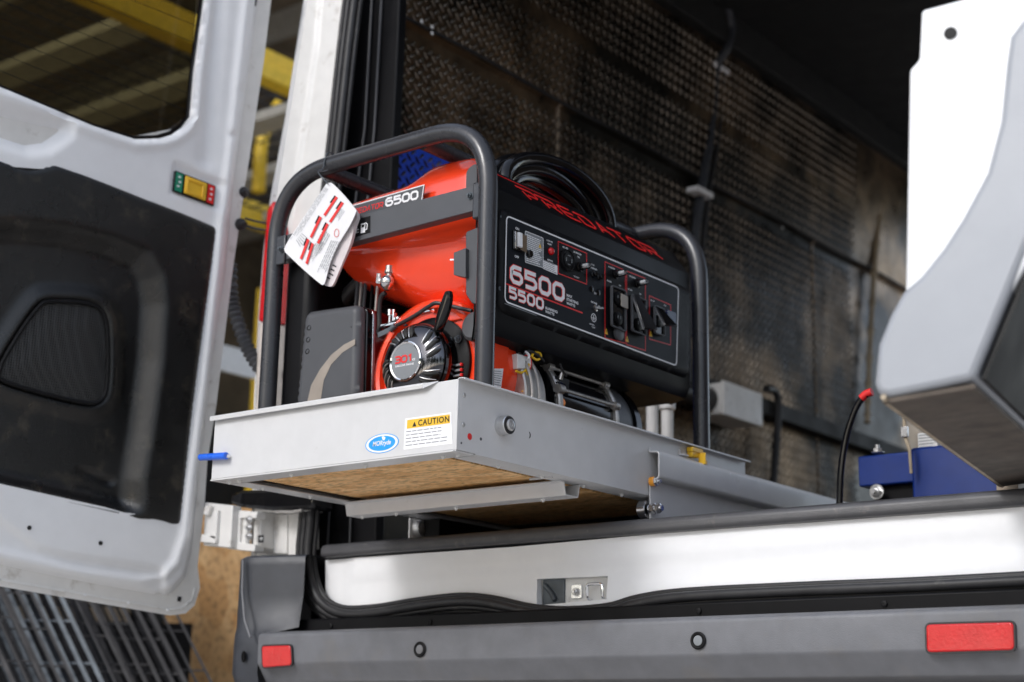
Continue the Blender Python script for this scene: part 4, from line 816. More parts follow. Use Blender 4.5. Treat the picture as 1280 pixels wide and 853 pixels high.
# bright panel of the cover that mirrors the yard
hc = at(548, 398, 1, .135)
b = MB(); P0 = at(550, 368, 1, .13); P1 = at(554, 412, 1, .13)
v = []; f = []
for i, t in enumerate(np.linspace(0, 1, 13)):
    c_ = at(561, 366, 1, .125)*(1-t)+at(549, 414, 1, .130)*t; wd = .0125*math.sin(math.pi*min(1, (t*.92+.05)))**.6*1.35+.001
    for k in range(12): a = 2*math.pi*k/12; v.append(c_+Vector((math.cos(a)*wd*.95, math.sin(a)*.010, math.cos(a)*wd*.3)))
for i in range(12):
    for k in range(12): f.append((i*12+k, i*12+(k+1) % 12, (i+1)*12+(k+1) % 12, (i+1)*12+k))
f += [tuple(range(12))[::-1], tuple(range(144, 156))]
b.add(v, f); part('recoil_handle', b, 'gloss', gen, smooth=60)
b = MB(); b.tube([at(548, 405, 1, .14), at(543, 424, 1, .16)], .007, 12); part('rope_guide', b, 'plastic', gs)
for q in ((573, 424), (562, 426)): inst('bolt', 'hexc', None, 'zinc', gs, at(*q, 1, .178), ROT_NY)
for k in range(3):
    b = MB(); q = at(571, 457+k*6.5, 1, .178); b.box(q.x-.014, q.x+.010, .175, .180, q.z-.0022, q.z+.0022); part('shroud_fin', b, 'gprint', gs, .0008)
    b = MB(); b.box(q.x+.011, q.x+.015, .174, .180, q.z-.003, q.z+.003); part('fin_tip', b, 'redprint', gs, .0005)
for k in range(5):
    b = MB(); q = at(553+(k % 2)*6, 452+k*6, 1, .176); b.box(q.x-.005, q.x+.004, .172, .178, q.z-.003, q.z+.003); part('grid_tab', b, 'black', gs, .0008)
# carburettor bits, throttle bracket, rods
b = MB(); a1 = at(478, 421, 1, .20); a2 = at(513, 405, 1, .20); b.bar(a1, a2, .03, .012); b.bar(a1+Vector((0, .004, .018)), a2+Vector((0, .004, .018)), .03, .002); carb = part('throttle_bracket', b, 'steelgrey', gen, .001)
b = MB(); q = at(487, 400, 1, .205)
for dx, dz, ln in ((0, .0, .034), (.014, -.002, .026), (.024, -.006, .020)): b.lathe(q+Vector((dx, 0, dz-.012)), (0, 0, 1), [(0, .003), (ln*.6, .003), (ln*.6, .0055), (ln, .0055)], 8)
b.box(q.x-.012, q.x+.03, .19, .215, q.z-.017, q.z-.012); b.box(q.x+.016, q.x+.020, .195, .199, q.z-.012, q.z+.018)
part('governor_linkage', b, 'zinc', carb, .0005, kind='stuff')
b = MB(); b.tube(catmull([at(496, 407, 1, .17), at(515, 397, 1, .165), at(535, 384, 1, .16), at(545, 379, 1, .16), at(560, 382, 1, .165), at(590, 389, 1, .17)], 5), .0042, 10); part('fuel_line', b, 'rubber', carb)
b = MB(); b.lathe(at(491, 410, 1, .172), (.8, 0, .5), [(-.008, .006), (.008, .006)], 12); part('hose_clamp', b, 'steelgrey', carb)
for (a, c2), mt in ((((520, 388), (538, 381)), 'alu'), (((533, 384), (545, 391)), 'red'), (((524, 392), (545, 387)), 'zinc')):
    b = MB(); b.bar(at(*a, 1, .19), at(*c2, 1, .19), .012, .006); part('bracket', b, mt, carb, .001)
b = MB(); b.box(-.185, -.150, .185, .20, .175, .205); part('coil_bracket', b, 'red', carb, .003)
b = MB(); b.box(-.40, -.12, .25, .62, -.02, .19); part('engine_block', b, 'black', gen, .012)
b = MB()
for k in range(9): b.box(-.405, -.115, .262+k*.035, .268+k*.035, .0, .205)
part('cooling_fins', b, 'alu', gen, kind='stuff')
# dark side guard and small switch box by the right hoop leg
b = MB(); fg = FY(.150); b.prism(fg, roundpoly(fg.pl([(582, 290), (600, 283), (600, 380), (590, 380), (582, 368)]), .006), -.012, 0); part('side_guard', b, 'greyplas', gen, .002)
b = MB(); fg = FY(.140); b.prism(fg, roundpoly(fg.pl([(567, 316), (582, 310), (582, 347), (567, 344)]), .002), -.02, 0); part('fuse_box', b, 'greyplas', gen, .002)
b = MB(); b.bar(at(563, 325, 1, .145), at(570, 325, 1, .145), .003, .003); part('box_clip', b, 'zinc', gen)
b = MB(); b.lathe(at(592, 408, 1, .165), (0, -1, 0), [(-.02, .03), (0, .03), (.006, .024)], 24); part('muffler_guard', b, 'greyplas', gen)
# exhaust side: dark heat shield and muffler at the left
b = MB(); b.box(-.636, -.548, .153, .66, -.02, .415); part('heat_shield', b, 'black', gen, .025, 4)
b = MB(); b.box(-.54, -.415, .26, .62, -.02, .27); part('exhaust_guard', b, 'black', gen, .02, 4)
b = MB(); b.tube(catmull([(-.60, .24, .06), (-.60, .25, .18), (-.57, .26, .28), (-.50, .27, .34)], 6), .017, 12); part('breather_hose', b, 'rubber', gen)
b = MB(); b.lathe((-.555, .40, .40), (1, 0, -.1), [(-.03, .022), (0, .028), (.03, .026)], 14); part('tank_neck', b, 'gloss', gen)
for dx, mt in ((0, 'greyplas'), (.012, 'alu'), (.024, 'greyplas'), (.045, 'black'), (.060, 'alu')):
    b = MB(); b.tube([(-.475+dx, .22, .32), (-.480+dx, .22, .22)], .0038, 8); part('control_cable', b, mt, gen)
# ------------------------------------------------------------------ control housing
PX = -.040; HXF = -.050
housing = MB()
hprof = [(-.100, .118), (-.062, .128), (HXF, .150), (HXF, .424), (-.060, .440), (-.084, .474), (-.090, .482), (-.098, .482), (-.098, .118)]
housing.extrude([(x, .158, z) for x, z in hprof], (0, .730, 0)); hous = part('control_housing', housing, 'black', gen, .010, 4)
b = MB(); b.box(-.32, -.0985, .715, .887, .12, .483); b.box(-.17, -.0985, .30, .714, .119, .15); part('housing_back', b, 'dark', gen, .006)
Fh_ = FX(HXF)
outer = roundpoly(Fh_.pl([(624, 258), (862, 362), (860, 475), (622, 390)]), .028, 6)
b = MB(); b.sheet(Fh_, outer, [], .012, lambda X, Y: .010*sstep(sdf(X, Y, outer), 0, .010)-.0, .003); bez = part('panel_bezel', b, 'plastic', gen, smooth=60)
FPn = FX(PX); H = .0002
def pp(*pts): return FPn.pl(pts)
face = pp((631, 269), (848, 360), (845.5, 457.5), (631, 377)); face[0] = (face[3][0], face[0][1])
face_r = roundpoly(face, .012, 5)
b = MB(); b.prism(FPn, face_r, -.001, H); pan = part('control_panel', b, 'panel', gen, smooth=0)
b = MB(); b.ribbon(FPn, face_r, .0030, H, True); part('panel_border', b, 'wprint', pan, smooth=0)
b = MB(); b.ribbon(FPn, [FPn.px(631, 379.5), FPn.px(846, 461)], .0015, H-.0006); part('panel_pinstripe', b, 'gprint', pan, smooth=0)
def txt(s, px, py, size, xs=1.0, bold=.015, mt='wprint', name='panel_lettering'):
    u, v = FPn.px(px, py); return text(name, s, mt, pan, FPn, u, v, size, H, xs, bold)
uy = lambda px, py: FPn.px(px, py)
# numbers
p0_, p1_ = uy(637, 351.2), uy(704.5, 374); q0 = uy(637, 332.5)
Hn = q0[1]-p0_[1]; Wt = p1_[0]-p0_[0]; g_ = .0135; Wn = (Wt-3*g_-.006)/4
glyphs('big_number_outline', '6500', 'redprint', pan, FPn, p0_[0]+.004, p0_[1]+.001, Hn, Wn, g_, .0112, H)
glyphs('big_number', '6500', 'wprint', pan, FPn, p0_[0]+.004, p0_[1]+.001, Hn, Wn, g_, .0080, H+.0006)
p0_, p1_ = uy(635.5, 371.5), uy(678.5, 388); q0 = uy(635.5, 359.5); Hn2 = q0[1]-p0_[1]; Wt = p1_[0]-p0_[0]; g_ = .0090; Wn = (Wt-3*g_-.004)/4
glyphs('small_number_outline', '5500', 'redprint', pan, FPn, p0_[0]+.003, p0_[1]+.001, Hn2, Wn, g_, .0076, H)
glyphs('small_number', '5500', 'wprint', pan, FPn, p0_[0]+.003, p0_[1]+.001, Hn2, Wn, g_, .0053, H+.0006)
b = MB(); b.ribbon(FPn, [uy(632, 354.8), uy(728, 391.5)], .0028, H); part('red_rule', b, 'redprint', pan, smooth=0)
for s_, px, py in (('MAX', 708, 370.5), ('STARTING', 708, 375.5), ('WATTS', 708, 380.5), ('RUNNING', 681.5, 386.5), ('WATTS', 681.5, 391)): txt(s_, px, py, .0078, 1.15, .03)
# left cluster
txt('ON', 644, 286.5, .0066, 1.2, .03); txt('OFF', 643, 321.5, .0066, 1.2, .03)
def rect(x0, y0, x1, y1, dy=.42): return pp((x0, y0), (x1, y0+(x1-x0)*dy), (x1, y1), (x0, y1-(x1-x0)*dy*.95))
def fixed(x0, yt0, yt1, x1, yb0, yb1):     # left x, its top and bottom; right x, its top and bottom
    return pp((x0, yt0), (x1, yb0), (x1, yb1), (x0, yt1))
sw = fixed(640, 288, 312, 654, 294, 317)
b = MB(); b.prism(FPn, sw, H, .004); s_ = part('engine_switch', b, 'gloss', pan, .0008)
b = MB(); b.prism(FPn, fixed(644, 291, 309, 648.5, 293, 311), .004, .010); part('switch_rocker', b, 'wprint', s_, .001)
b = MB(); b.prism(FPn, fixed(641, 289.5, 311, 643, 290.5, 312), .004, .0065); part('switch_edge', b, 'chrome', s_, .0005)
b = MB(); b.prism(FPn, fixed(648, 292, 313, 656, 296, 317), .005, .0055); part('switch_cover', b, 'clearplastic', s_)
wl = fixed(656, 289, 328, 678.5, 298, 335)
b = MB(); b.prism(FPn, roundpoly(wl, .003), H, .0010); w_ = part('instruction_label', b, 'gprint', pan, smooth=0)
b = MB(); b.ribbon(FPn, roundpoly(wl, .003), .0012, .001, True, .0002); part('label_border', b, 'wprint', w_, smooth=0)
textlines('label_print', 'wprint', w_, FPn, fixed(657.5, 292.5, 327, 677, 301, 333), 14, .001, .5, 5)
b = MB(); c_ = uy(674.5, 307.5); b.prism(FPn, [(c_[0]-.005, c_[1]-.005), (c_[0]+.005, c_[1]-.005), (c_[0], c_[1]+.005)], .0012, .0014); part('label_triangle', b, 'yellow', w_, smooth=0)
b = MB(); b.lathe(FPn.w(*uy(660, 318), .001), (1, 0, 0), [(0, .0085), (.006, .008), (.008, .006)], 24); part('choke_knob', b, 'gloss', pan)
txt('LOW OIL', 683, 301, .0044, 1.15, .03); txt('ALERT', 684.2, 305.4, .0044, 1.15, .03)
b = MB(); b.lathe(FPn.w(*uy(688, 314.5), H), (1, 0, 0), [(0, .0080), (.003, .0080), (.006, .006), (.008, .003)], 24); part('oil_lamp', b, 'lensred', pan)
b = MB(); nq = fixed(678.5, 325, 336, 696.5, 332.5, 344); b.prism(FPn, nq, H, .0006); n_l = part('notice_label', b, 'wprint', pan, smooth=0); textlines('notice_print', 'panel', n_l, FPn, nq, 5, .0006, .25, 8)
txt('NOTICE', 684, 325.5, .0046, 1.1, .03)
# red boxes
def redbox(q, fill='black'):
    b = MB(); b.prism(FPn, q, H-.0001, H+.0002); o_ = part('socket_field', b, fill, pan, smooth=0); b = MB(); b.ribbon(FPn, q, .0018, H+.0002, True); part('red_border', b, 'redprint', o_, smooth=0); return o_
rb = redbox(fixed(697.5, 302, 342, 733, 317, 355.5))
txt('AC 30A', 703, 309.5, .0052, 1.15, .03); txt('AC BREAKER', 716.5, 315.5, .0046, 1.1, .03); txt('30A', 721.5, 322, .0048, 1.1, .03); txt('120V/240V', 716.5, 345.8, .0036, 1.3, .02)
c_ = uy(708.5, 326)
b = MB(); b.lathe(FPn.w(*c_, H), (1, 0, 0), [(0, .0230), (.004, .0230), (.005, .0215), (.003, .0205), (.003, .016), (.0055, .0155)], 36); so_ = part('round_socket', b, 'plastic', pan)
for a in (0, 1.57, 3.14, 4.71):
    b = MB(); u, v = c_[0]+.0095*math.cos(a), c_[1]+.0095*math.sin(a); dx, dy = -math.sin(a), math.cos(a); b.bar(FPn.w(u-dx*.004, v-dy*.004, .006), FPn.w(u+dx*.004, v+dy*.004, .006), .0016, .0012, (1, 0, 0)); part('socket_slot', b, 'gprint', so_)
def breaker(px, py, big=True):
    c_ = uy(px, py); r = .0085 if big else .0058; p_ = FPn.w(*c_, H)
    b = MB(); b.lathe(p_, (1, 0, 0), [(0, r*1.25), (.003, r*1.25), (.004, r), (.010, r*.95), (.011, r*.8)], 24); o_ = part('breaker_knob', b, 'gloss', pan)
    if big:
        b = MB(); b.lathe(p_, (1, 0, 0), [(.009, r*.82), (.024, r*.85), (.027, r*.7)], 24); part('clear_cap', b, 'clearplastic', o_)
        b = MB(); b.lathe(p_, (1, 0, 0), [(.010, r*.55), (.021, r*.55), (.022, r*.4)], 20); part('breaker_button', b, 'whitebox', o_)
for q in ((724, 334), (769, 343), (796, 354.5)): breaker(*q)
for q in ((740.5, 343.5), (748, 347)): breaker(q[0], q[1], False)
txt('5A 15A', 737.5, 330.8, .0046, 1.1, .03); txt('DC BREAKER', 737.5, 335, .0044, 1.0, .03)
for q in ((739, 361.5), (747.5, 366)): b = MB(); b.lathe(FPn.w(*uy(*q), H), (1, 0, 0), [(0, .0065), (.002, .0065), (.003, .004)], 20); part('charging_post', b, 'gloss', pan)
txt('DC', 742.5, 367.5, .0055, 1.2, .03); txt('GROUND', 738.5, 378, .0046, 1.1, .03)
b = MB(); b.lathe(FPn.w(*uy(744, 385), H), (1, 0, 0), [(0, .008), (.002, .008), (.003, .005), (.010, .004)], 16); b.bar(FPn.w(*uy(740, 386), .006), FPn.w(*uy(750, 386), .006), .004, .006, (1, 0, 0)); part('ground_wingnut', b, 'zinc', pan)
b = MB(); c_ = uy(742, 397.5); b.ribbon(FPn, [(c_[0]+.0085*math.cos(a), c_[1]+.0085*math.sin(a)) for a in np.linspace(0, 6.283, 21)[:-1]], .0014, H, True); b.ribbon(FPn, [(c_[0], c_[1]+.006), (c_[0], c_[1]-.0)], .0014, H); part('ground_symbol', b, 'wprint', pan, smooth=0)
b = MB()
for k, l_ in enumerate((.005, .0035, .002)): b.ribbon(FPn, [(c_[0]-l_, c_[1]-.0005-k*.002), (c_[0]+l_, c_[1]-.0005-k*.002)], .001, H)
part('ground_symbol', b, 'wprint', pan, smooth=0)
txt('NEUTRAL', 736.5, 405.5, .0038, 1.1, .03); txt('FLOAT', 739.5, 409.5, .0038, 1.1, .03)
boxA = redbox(fixed(756, 327.5, 422.5, 781.5, 338.5, 429.5)); boxB = redbox(fixed(783, 339, 431, 806.5, 348.5, 438.5)); boxC = redbox(fixed(811.5, 370, 424, 838, 381.5, 431.5), 'panel')
txt('120V BREAKER', 760, 334, .0040, 1.0, .03); txt('AC 20A', 758.5, 351.5, .0048, 1.1, .03); txt('20A', 773.5, 357.5, .0042, 1.1, .03)
txt('120V BREAKER', 786, 345.5, .0040, 1.0, .03); txt('AC 20A', 784.5, 362, .0048, 1.1, .03); txt('20A', 799, 368, .0042, 1.1, .03)
txt('DC 12V', 813, 376, .0044, 1.1, .03); txt('8.3A', 830, 382.5, .0044, 1.1, .03)
def outlet(q, n=2):
    b = MB(); b.prism(FPn, roundpoly(q, .004), H, .007); o_ = part('outlet', b, 'gloss', pan, .0012)
    b = MB(); b.ribbon(FPn, roundpoly(q, .005), .0028, .007, True, .005); part('outlet_rim', b, 'greyplas', o_, .0008)
    Q = [np.array(p) for p in q]
    for k in range(n):
        t = (k+.5)/n; c_ = (Q[0]+Q[1])/2*(1-t)+(Q[2]+Q[3])/2*t; b = MB(); b.lathe(FPn.w(c_[0], c_[1], .007), (1, 0, 0), [(0, .0145), (.003, .0145), (.004, .013)], 24); r_ = part('receptacle', b, 'black', o_)
        for du in (-.005, .005): b = MB(); b.bar(FPn.w(c_[0]+du, c_[1]-.001, .0112), FPn.w(c_[0]+du, c_[1]+.006, .0112), .0016, .0008, (1, 0, 0)); part('contact_slot', b, 'gprint', r_)
    return o_
oA = outlet(fixed(760, 358, 408, 777.5, 365, 415.5)); oB = outlet(fixed(785.5, 369, 414, 803, 377, 421)); oC = outlet(fixed(814, 383, 417, 826, 388, 421), 1)
b = MB(); b.prism(FPn, roundpoly(fixed(770, 368, 384, 778.5, 372, 388), .002), .012, .014); part('outlet_flap', b, 'tan', oA, .0008, label='translucent upper cover flap of the nearer outlet')
b = MB(); b.lathe(FPn.w(*uy(772, 417), H), (1, 0, 0), [(0, .016), (.006, .016), (.008, .012)], 24); part('cover_hinge', b, 'greyplas', oA)
def flap(hx, hy, lx, ly, w_px, out0=.012, out1=.060):
    """cover standing open: hinged along its upper left edge, swinging out from the panel"""
    a0 = FPn.w(*uy(hx, hy), out0); a1 = FPn.w(*uy(hx+2, hy+44), out0); n_ = Vector((1, 0, 0))
    return a0, a1
def openflap(o_, p4, outs, nm='outlet_flap'):
    v = [Vector(at(px, py, 0, PX+h)) for (px, py), h in zip(p4, outs)]
    n_ = (v[1]-v[0]).cross(v[3]-v[0]).normalized()*.0045; fr_ = v
    b = MB(); b.add(v+[p+n_ for p in v], [(3, 2, 1, 0), (4, 5, 6, 7), (0, 1, 5, 4), (1, 2, 6, 5), (2, 3, 7, 6), (3, 0, 4, 7)])
    f_ = part(nm, b, 'gloss', o_, .0018, 3)
    b = MB(); b.tube([v[0]+n_, v[3]+n_], .0018, 8); part('flap_bead', b, 'greyplas', f_)
openflap(oB, [(792, 367), (798, 368), (823, 412), (806, 411)], [.012, .014, .050, .045])
openflap(oC, [(820, 382), (828, 386), (848, 408), (832, 406)], [.012, .014, .050, .045])
b = MB(); b.prism(FPn, fixed(829, 388, 402, 840, 392, 407), .002, .012); part('socket_cover', b, 'navy', oC, .001)
for q in ((757.5, 415), (783.5, 424.5), (813, 418)):
    c_ = uy(*q); b = MB(); b.prism(FPn, [(c_[0]-.006, c_[1]-.005), (c_[0]+.006, c_[1]-.005), (c_[0], c_[1]+.0075)], H+.0004, H+.0008); tr_ = part('hazard_triangle', b, 'yellow', pan, smooth=0)
    b = MB(); b.ribbon(FPn, [(c_[0], c_[1]+.003), (c_[0]-.0008, c_[1]-.002)], .0012, H+.0008); part('hazard_mark', b, 'dark', tr_, smooth=0)
# maker's name along the housing's upper bevel
b0 = np.array((-.060, .440)); b1 = np.array((-.084, .474)); dd = (b1-b0)/np.linalg.norm(b1-b0); nn = np.array((dd[1]*-1*-1, -dd[0]))
Fb = Frame((b0[0], 0, b0[1]), (0, 1, 0), (dd[0], 0, dd[1]), (dd[1], 0, -dd[0]))
ya, yb_ = at(655, 242, 0, -.07).y, at(826, 318, 0, -.07).y

glyphs('name_lettering', 'PREDATOR', 'redprint', hous, Fb, ya+.008, -.004, .030, (yb_-ya)/8-.020, .020, .0058, .0008, -.7)
b = MB(); Fs = Fb; y0_, y1_ = at(622, 218, 0, -.08).y, at(702, 250, 0, -.08).y; b.prism(Fs, [(y0_-.02, .0382), (y1_, .0400), (y1_, .0405), (y0_-.02, .0415)], .0006, .0012); part('red_stripe', b, 'redprint', hous, smooth=0)
for q in ((627, 272), (625, 361), (858, 392), (857, 441)):
    inst('screw', 'scrb', lambda: screw_mb(.005), 'steelgrey', hous, at(*q, 0, HXF+.001), ROT_PX)
b = MB(); b.box(-.058, -.052, .893, .900, .17, .36); part('hinge_strip', b, 'greyplas', hous, .001)
# coiled black cable on top with a yellow tie
for k, (dx, ry, rz, cz) in enumerate(((0, .265, .100, .500), (-.022, .250, .098, .497), (-.045, .262, .104, .502), (-.07, .24, .10, .497), (-.012, .235, .080, .495), (-.034, .228, .076, .497), (-.06, .225, .080, .495), (-.095, .25, .10, .50), (-.02, .205, .060, .495), (-.05, .20, .058, .493))):
    pts = [(-.135+dx+.006*math.sin(2*a+k), .490-.003*k+(ry-.070)*math.cos(a), cz-.008+rz*math.sin(a)) for a in np.linspace(0, 2*math.pi, 40)[:-1]]
    if k == 0: coil = single('coiled_cable', MB().tube(pts, .0155, 14, True), 'gloss', (-.2, .45, .49), 'thick glossy black cable coiled on top of the generator with a yellow tie', 'cable', smooth=60)
    else: part('cable_loop', MB().tube(pts, .0135, 12, True), 'gloss', coil, smooth=60)
b = MB(); q = at(745, 252, 0, -.17); b.lathe(q, (0, .3, -1), [(-.016, .012), (-.01, .017), (.010, .017), (.016, .010)], 14); part('cable_tie', b, 'amber', coil)
# ------------------------------------------------------------------ alternator side under the housing
AC, AZ = -.190, .030
def ring(y, r, th, mt, nm, dz=0): 
    b = MB(); b.lathe((AC, y, AZ), (0, 1, 0), [(0, r-.008), (0, r), (th, r), (th, r-.008)], 56); return part(nm, b, mt, gen)
b = MB(); b.lathe((AC, .40, AZ), (0, 1, 0), [(0, .112), (.0, .115), (.23, .115)], 56); alt = part('alternator', b, 'gloss', gen)
for y, r, th, mt in ((.285, .128, .05, 'alu'), (.345, .120, .020, 'alu'), (.405, .124, .016, 'alu'), (.615, .124, .012, 'alu')):
    b = MB(); b.lathe((AC, y, AZ), (0, 1, 0), [(0, .09), (0, r-.003), (.003, r), (th-.003, r), (th, r-.003), (th, .09)], 56); part('flange', b, mt, alt)
b = MB(); b.lathe((AC, .627, AZ), (0, 1, 0), [(0, .116), (.05, .115), (.075, .108), (.085, .10), (.085, .02)], 56); ec = part('end_cover', b, 'greyplas', alt)
b = MB(); b.lathe((AC, .712, AZ), (0, 1, 0), [(0, .112), (.02, .112), (.022, .108), (.022, .02)], 48); part('end_fan_cover', b, 'gloss', ec)
for a in (.75, .28): 
    b = MB(); q = Vector((AC+.124*math.cos(a), .41, AZ+.124*math.sin(a))); b.lathe(q+Vector((0, -.008, 0)), (0, 1, 0), [(0, .010), (.018, .010)], 16); b.lathe(q+Vector((0, .198, 0)), (0, 1, 0), [(0, .009), (.016, .009)], 16); b.tube([q, q+Vector((0, .2, 0))], .0038, 10); part('through_bolt', b, 'alu', alt, kind='stuff')
# red engine part with a label, ignition box, wires, louvred cover
fr_ = FX(-.085)
def fq(q, h0, h1, mt, nm, par, bev=.0015, **k): b = MB(); b.prism(fr_, roundpoly(fr_.pl(q), .002), h0, h1); return part(nm, b, mt, par, bev, **k)
es = fq([(612, 428), (637, 432), (633, 448), (628, 480), (612, 490)], -.06, 0, 'red', 'engine_shroud', gen)
lb = fq([(616, 461), (629, 461), (626, 486), (616, 484)], 0, .0006, 'wprint', 'rating_label', es, 0)
textlines('rating_print', 'gprint', lb, fr_, fr_.pl([(617, 463), (628, 464), (626, 484), (617, 482)]), 7, .0006, .35, 11)
fq([(629, 446), (652, 452), (662, 492), (626, 486)], -.07, -.015, 'alu', 'crankcase', gen, .004)
fq([(628, 466), (636, 467), (636, 482), (628, 480)], -.02, -.008, 'gloss', 'cover_plate', gen)
fq([(636, 437), (655, 441), (650, 447), (634, 443)], -.03, -.01, 'wprint', 'connector', gen)
ig = fq([(641, 443), (659, 449), (658, 462), (641, 462)], -.015, .012, 'whitebox', 'ignition_box', gen, .002)
for k, (mt, q) in enumerate((('wire_r', [(656, 444), (662, 446), (663, 456), (661, 463)]), ('wire_y', [(645, 464), (652, 466), (659, 461), (661, 455)]), ('wire_y', [(659, 464), (658, 476), (657, 486), (653, 490)]), ('wire_y', [(664, 446), (668, 441), (674, 441), (676, 447), (671, 450), (666, 447)]), ('rubber', [(655, 443), (662, 439), (672, 444), (680, 452)]), ('wprint', [(657, 440), (661, 444), (660, 449)]), ('rubber', [(700, 455), (703, 463), (708, 471)]))):
    b = MB(); b.tube(catmull([at(*p, 0, -.075+.002*k) for p in q], 5), .0026, 8); part('wire', b, mt, gen)
lv = fq([(692, 470), (709, 475), (707, 505), (689, 500)], -.03, .006, 'black', 'louvred_cover', gen, .002)
for k in range(4): b = MB(); b.tube([at(694.5-k*.8, 479+k*6.2, 0, -.078), at(700-k*.8, 478+k*6.2, 0, -.076), at(705.5-k*.8, 482+k*6.2, 0, -.078)], .0028, 8); part('louvre', b, 'gloss', lv)
b = MB(); b.lathe(at(702, 503, 0, -.075), (1, 0, .3), [(-.006, .011), (.0, .011), (.005, .007)], 18); part('orange_cap', b, 'orange', gen)
b = MB(); b.lathe(at(701, 471, 0, -.078), (.3, 0, 1), [(-.006, .005), (.006, .005), (.006, .003), (.012, .003)], 10); part('terminal_stud', b, 'zinc', gen)
for y in (.298, .322):
    b = MB(); b.tube([(AC+.134*math.cos(a), y, AZ+.134*math.sin(a)) for a in np.linspace(-.2, 1.4, 16)], .0035, 8); part('casting_rib', b, 'alu', alt)

# ================================================================== HANGING BOOKLET
bk = thing('manual_booklet', at(411, 228, 1, .105), 'white instruction booklet with red print, tied with wire to the front of the tube frame', 'booklet')
fo = np.array(at(411, 232, 1, .085)); nb = np.array((.12, -1, -.10)); nb /= np.linalg.norm(nb); ub = np.cross((0, 0, 1), nb)*-1; ub = np.cross(np.array((0, 0, 1.)), nb); ub /= np.linalg.norm(ub); ub = ub if ub[0] > 0 else -ub; vb2 = np.cross(nb, ub); vb2 = vb2 if vb2[2] > 0 else -vb2
Fk = Frame(tuple(fo), tuple(ub), tuple(vb2), tuple(nb))
fl = catmull([(411, 229), (416, 230), (430, 244), (444, 261), (445, 266), (437, 283), (424, 304), (413, 328), (407, 350), (404, 356), (399, 354), (380, 338), (360, 319), (356, 314), (357, 307), (371, 284), (392, 253), (407, 231)], 3, True)
Pk = Fk.pl(fl)
b = MB(); b.sheet(Fk, Pk, [], .01, lambda X, Y: .0008*np.sin(X*30), .0012); fr1 = part('front_leaf', b, 'paper', bk, smooth=60)
b = MB(); b.sheet(Fk, Fk.pl(catmull([(420, 250), (445, 266), (442, 284), (438, 303), (428, 328), (417, 354), (412, 358), (404, 355), (400, 340)], 3, True)), [], .01, lambda X, Y: -.012+.005*np.sin(X*30+1), .0012); fr2 = part('back_leaf', b, 'paper_in', bk, smooth=60)
kq = lambda a, c_, wd: [Fk.px(*a, .005), Fk.px(*c_, .005), Fk.px(c_[0]+wd, c_[1]+wd*.65, .005), Fk.px(a[0]+wd, a[1]+wd*.65, .005)]
for a, c_ in (((419.5, 245.5), (404, 268.5)), ((427, 252.5), (411, 277)), ((399.5, 270.5), (387, 296)), ((408, 279), (396, 303.5)), ((384, 298.5), (374.5, 323)), ((389.5, 303.5), (381.5, 329))):
    a, c_ = np.array(a), np.array(c_); md = a*.62+c_*.38; n_ = np.array((2.6, 1.8))
    b = MB(); b.prism(Fk, [Fk.px(*p, .002) for p in (a, c_, c_+n_, a+n_)][::-1], .0012, .0018); rbar = part('warning_bar', b, 'redprint', fr1, smooth=0)
    b = MB(); b.prism(Fk, [Fk.px(*p, .002) for p in (a-n_*.6, md-n_*.6, md, a)][::-1], .0012, .0017); part('warning_bar', b, 'panel', fr1, smooth=0)
for k, qd in enumerate(([(403, 233), (409, 236), (365, 305), (360, 300)], [(423, 259), (430, 264), (422, 276), (415, 272)], [(402, 286), (412, 294), (396, 322), (386, 316)], [(412, 300), (424, 302), (404, 345), (394, 340)], [(398, 300), (404, 304), (386, 332), (382, 327)], [(368, 300), (376, 290), (384, 296), (374, 310)])):
    A_, B2, C2, D2 = [Fk.px(*p, .006) for p in qd]; textlines('fine_print', 'gprint', fr1, Fk, (A_, D2, C2, B2), 5, .0011, .22, 20+k)
c_ = Fk.px(419, 291, .006); b = MB(); b.ribbon(Fk, [(c_[0]+.006*math.cos(a), c_[1]+.0085*math.sin(a)) for a in np.linspace(0, 6.283, 17)[:-1]], .001, .0012, True); part('warning_ring', b, 'redprint', fr1, smooth=0)
textlines('fine_print', 'panel', fr2, Fk, [Fk.px(418, 330, -.01), Fk.px(424, 333, -.01), Fk.px(413, 353, -.01), Fk.px(408, 350, -.01)], 4, -.0065, .3, 31)
b = MB(); th_ = [(.0+.0225*math.cos(a)) for a in np.linspace(0, 6.283, 18)]
tc_ = Vector(at(414.5, 201, 1, HY0)); hz = HZ
b.tube([(tc_.x+.002*math.sin(3*a), HY0+.0215*math.cos(a), at(414.5, 203, 1, HY0).z+.0215*math.sin(a)) for a in np.linspace(0, 2*math.pi, 22)[:-1]], .0013, 6, True)
zc = at(414.5, 203, 1, HY0).z
b.tube(catmull([(tc_.x, HY0-.021, zc-.004), (tc_.x-.002, HY0-.024, zc-.022), (tc_.x-.001, .092, zc-.034), tuple(Fk.w(*Fk.px(412, 231), .005))], 5), .0012, 6); b.tube([(tc_.x-.014, HY0-.022, zc-.024), (tc_.x+.004, HY0-.024, zc-.029), (tc_.x+.010, HY0-.020, zc-.026)], .0011, 6)
part('tie_wire', b, 'steelgrey', bk, kind='stuff')

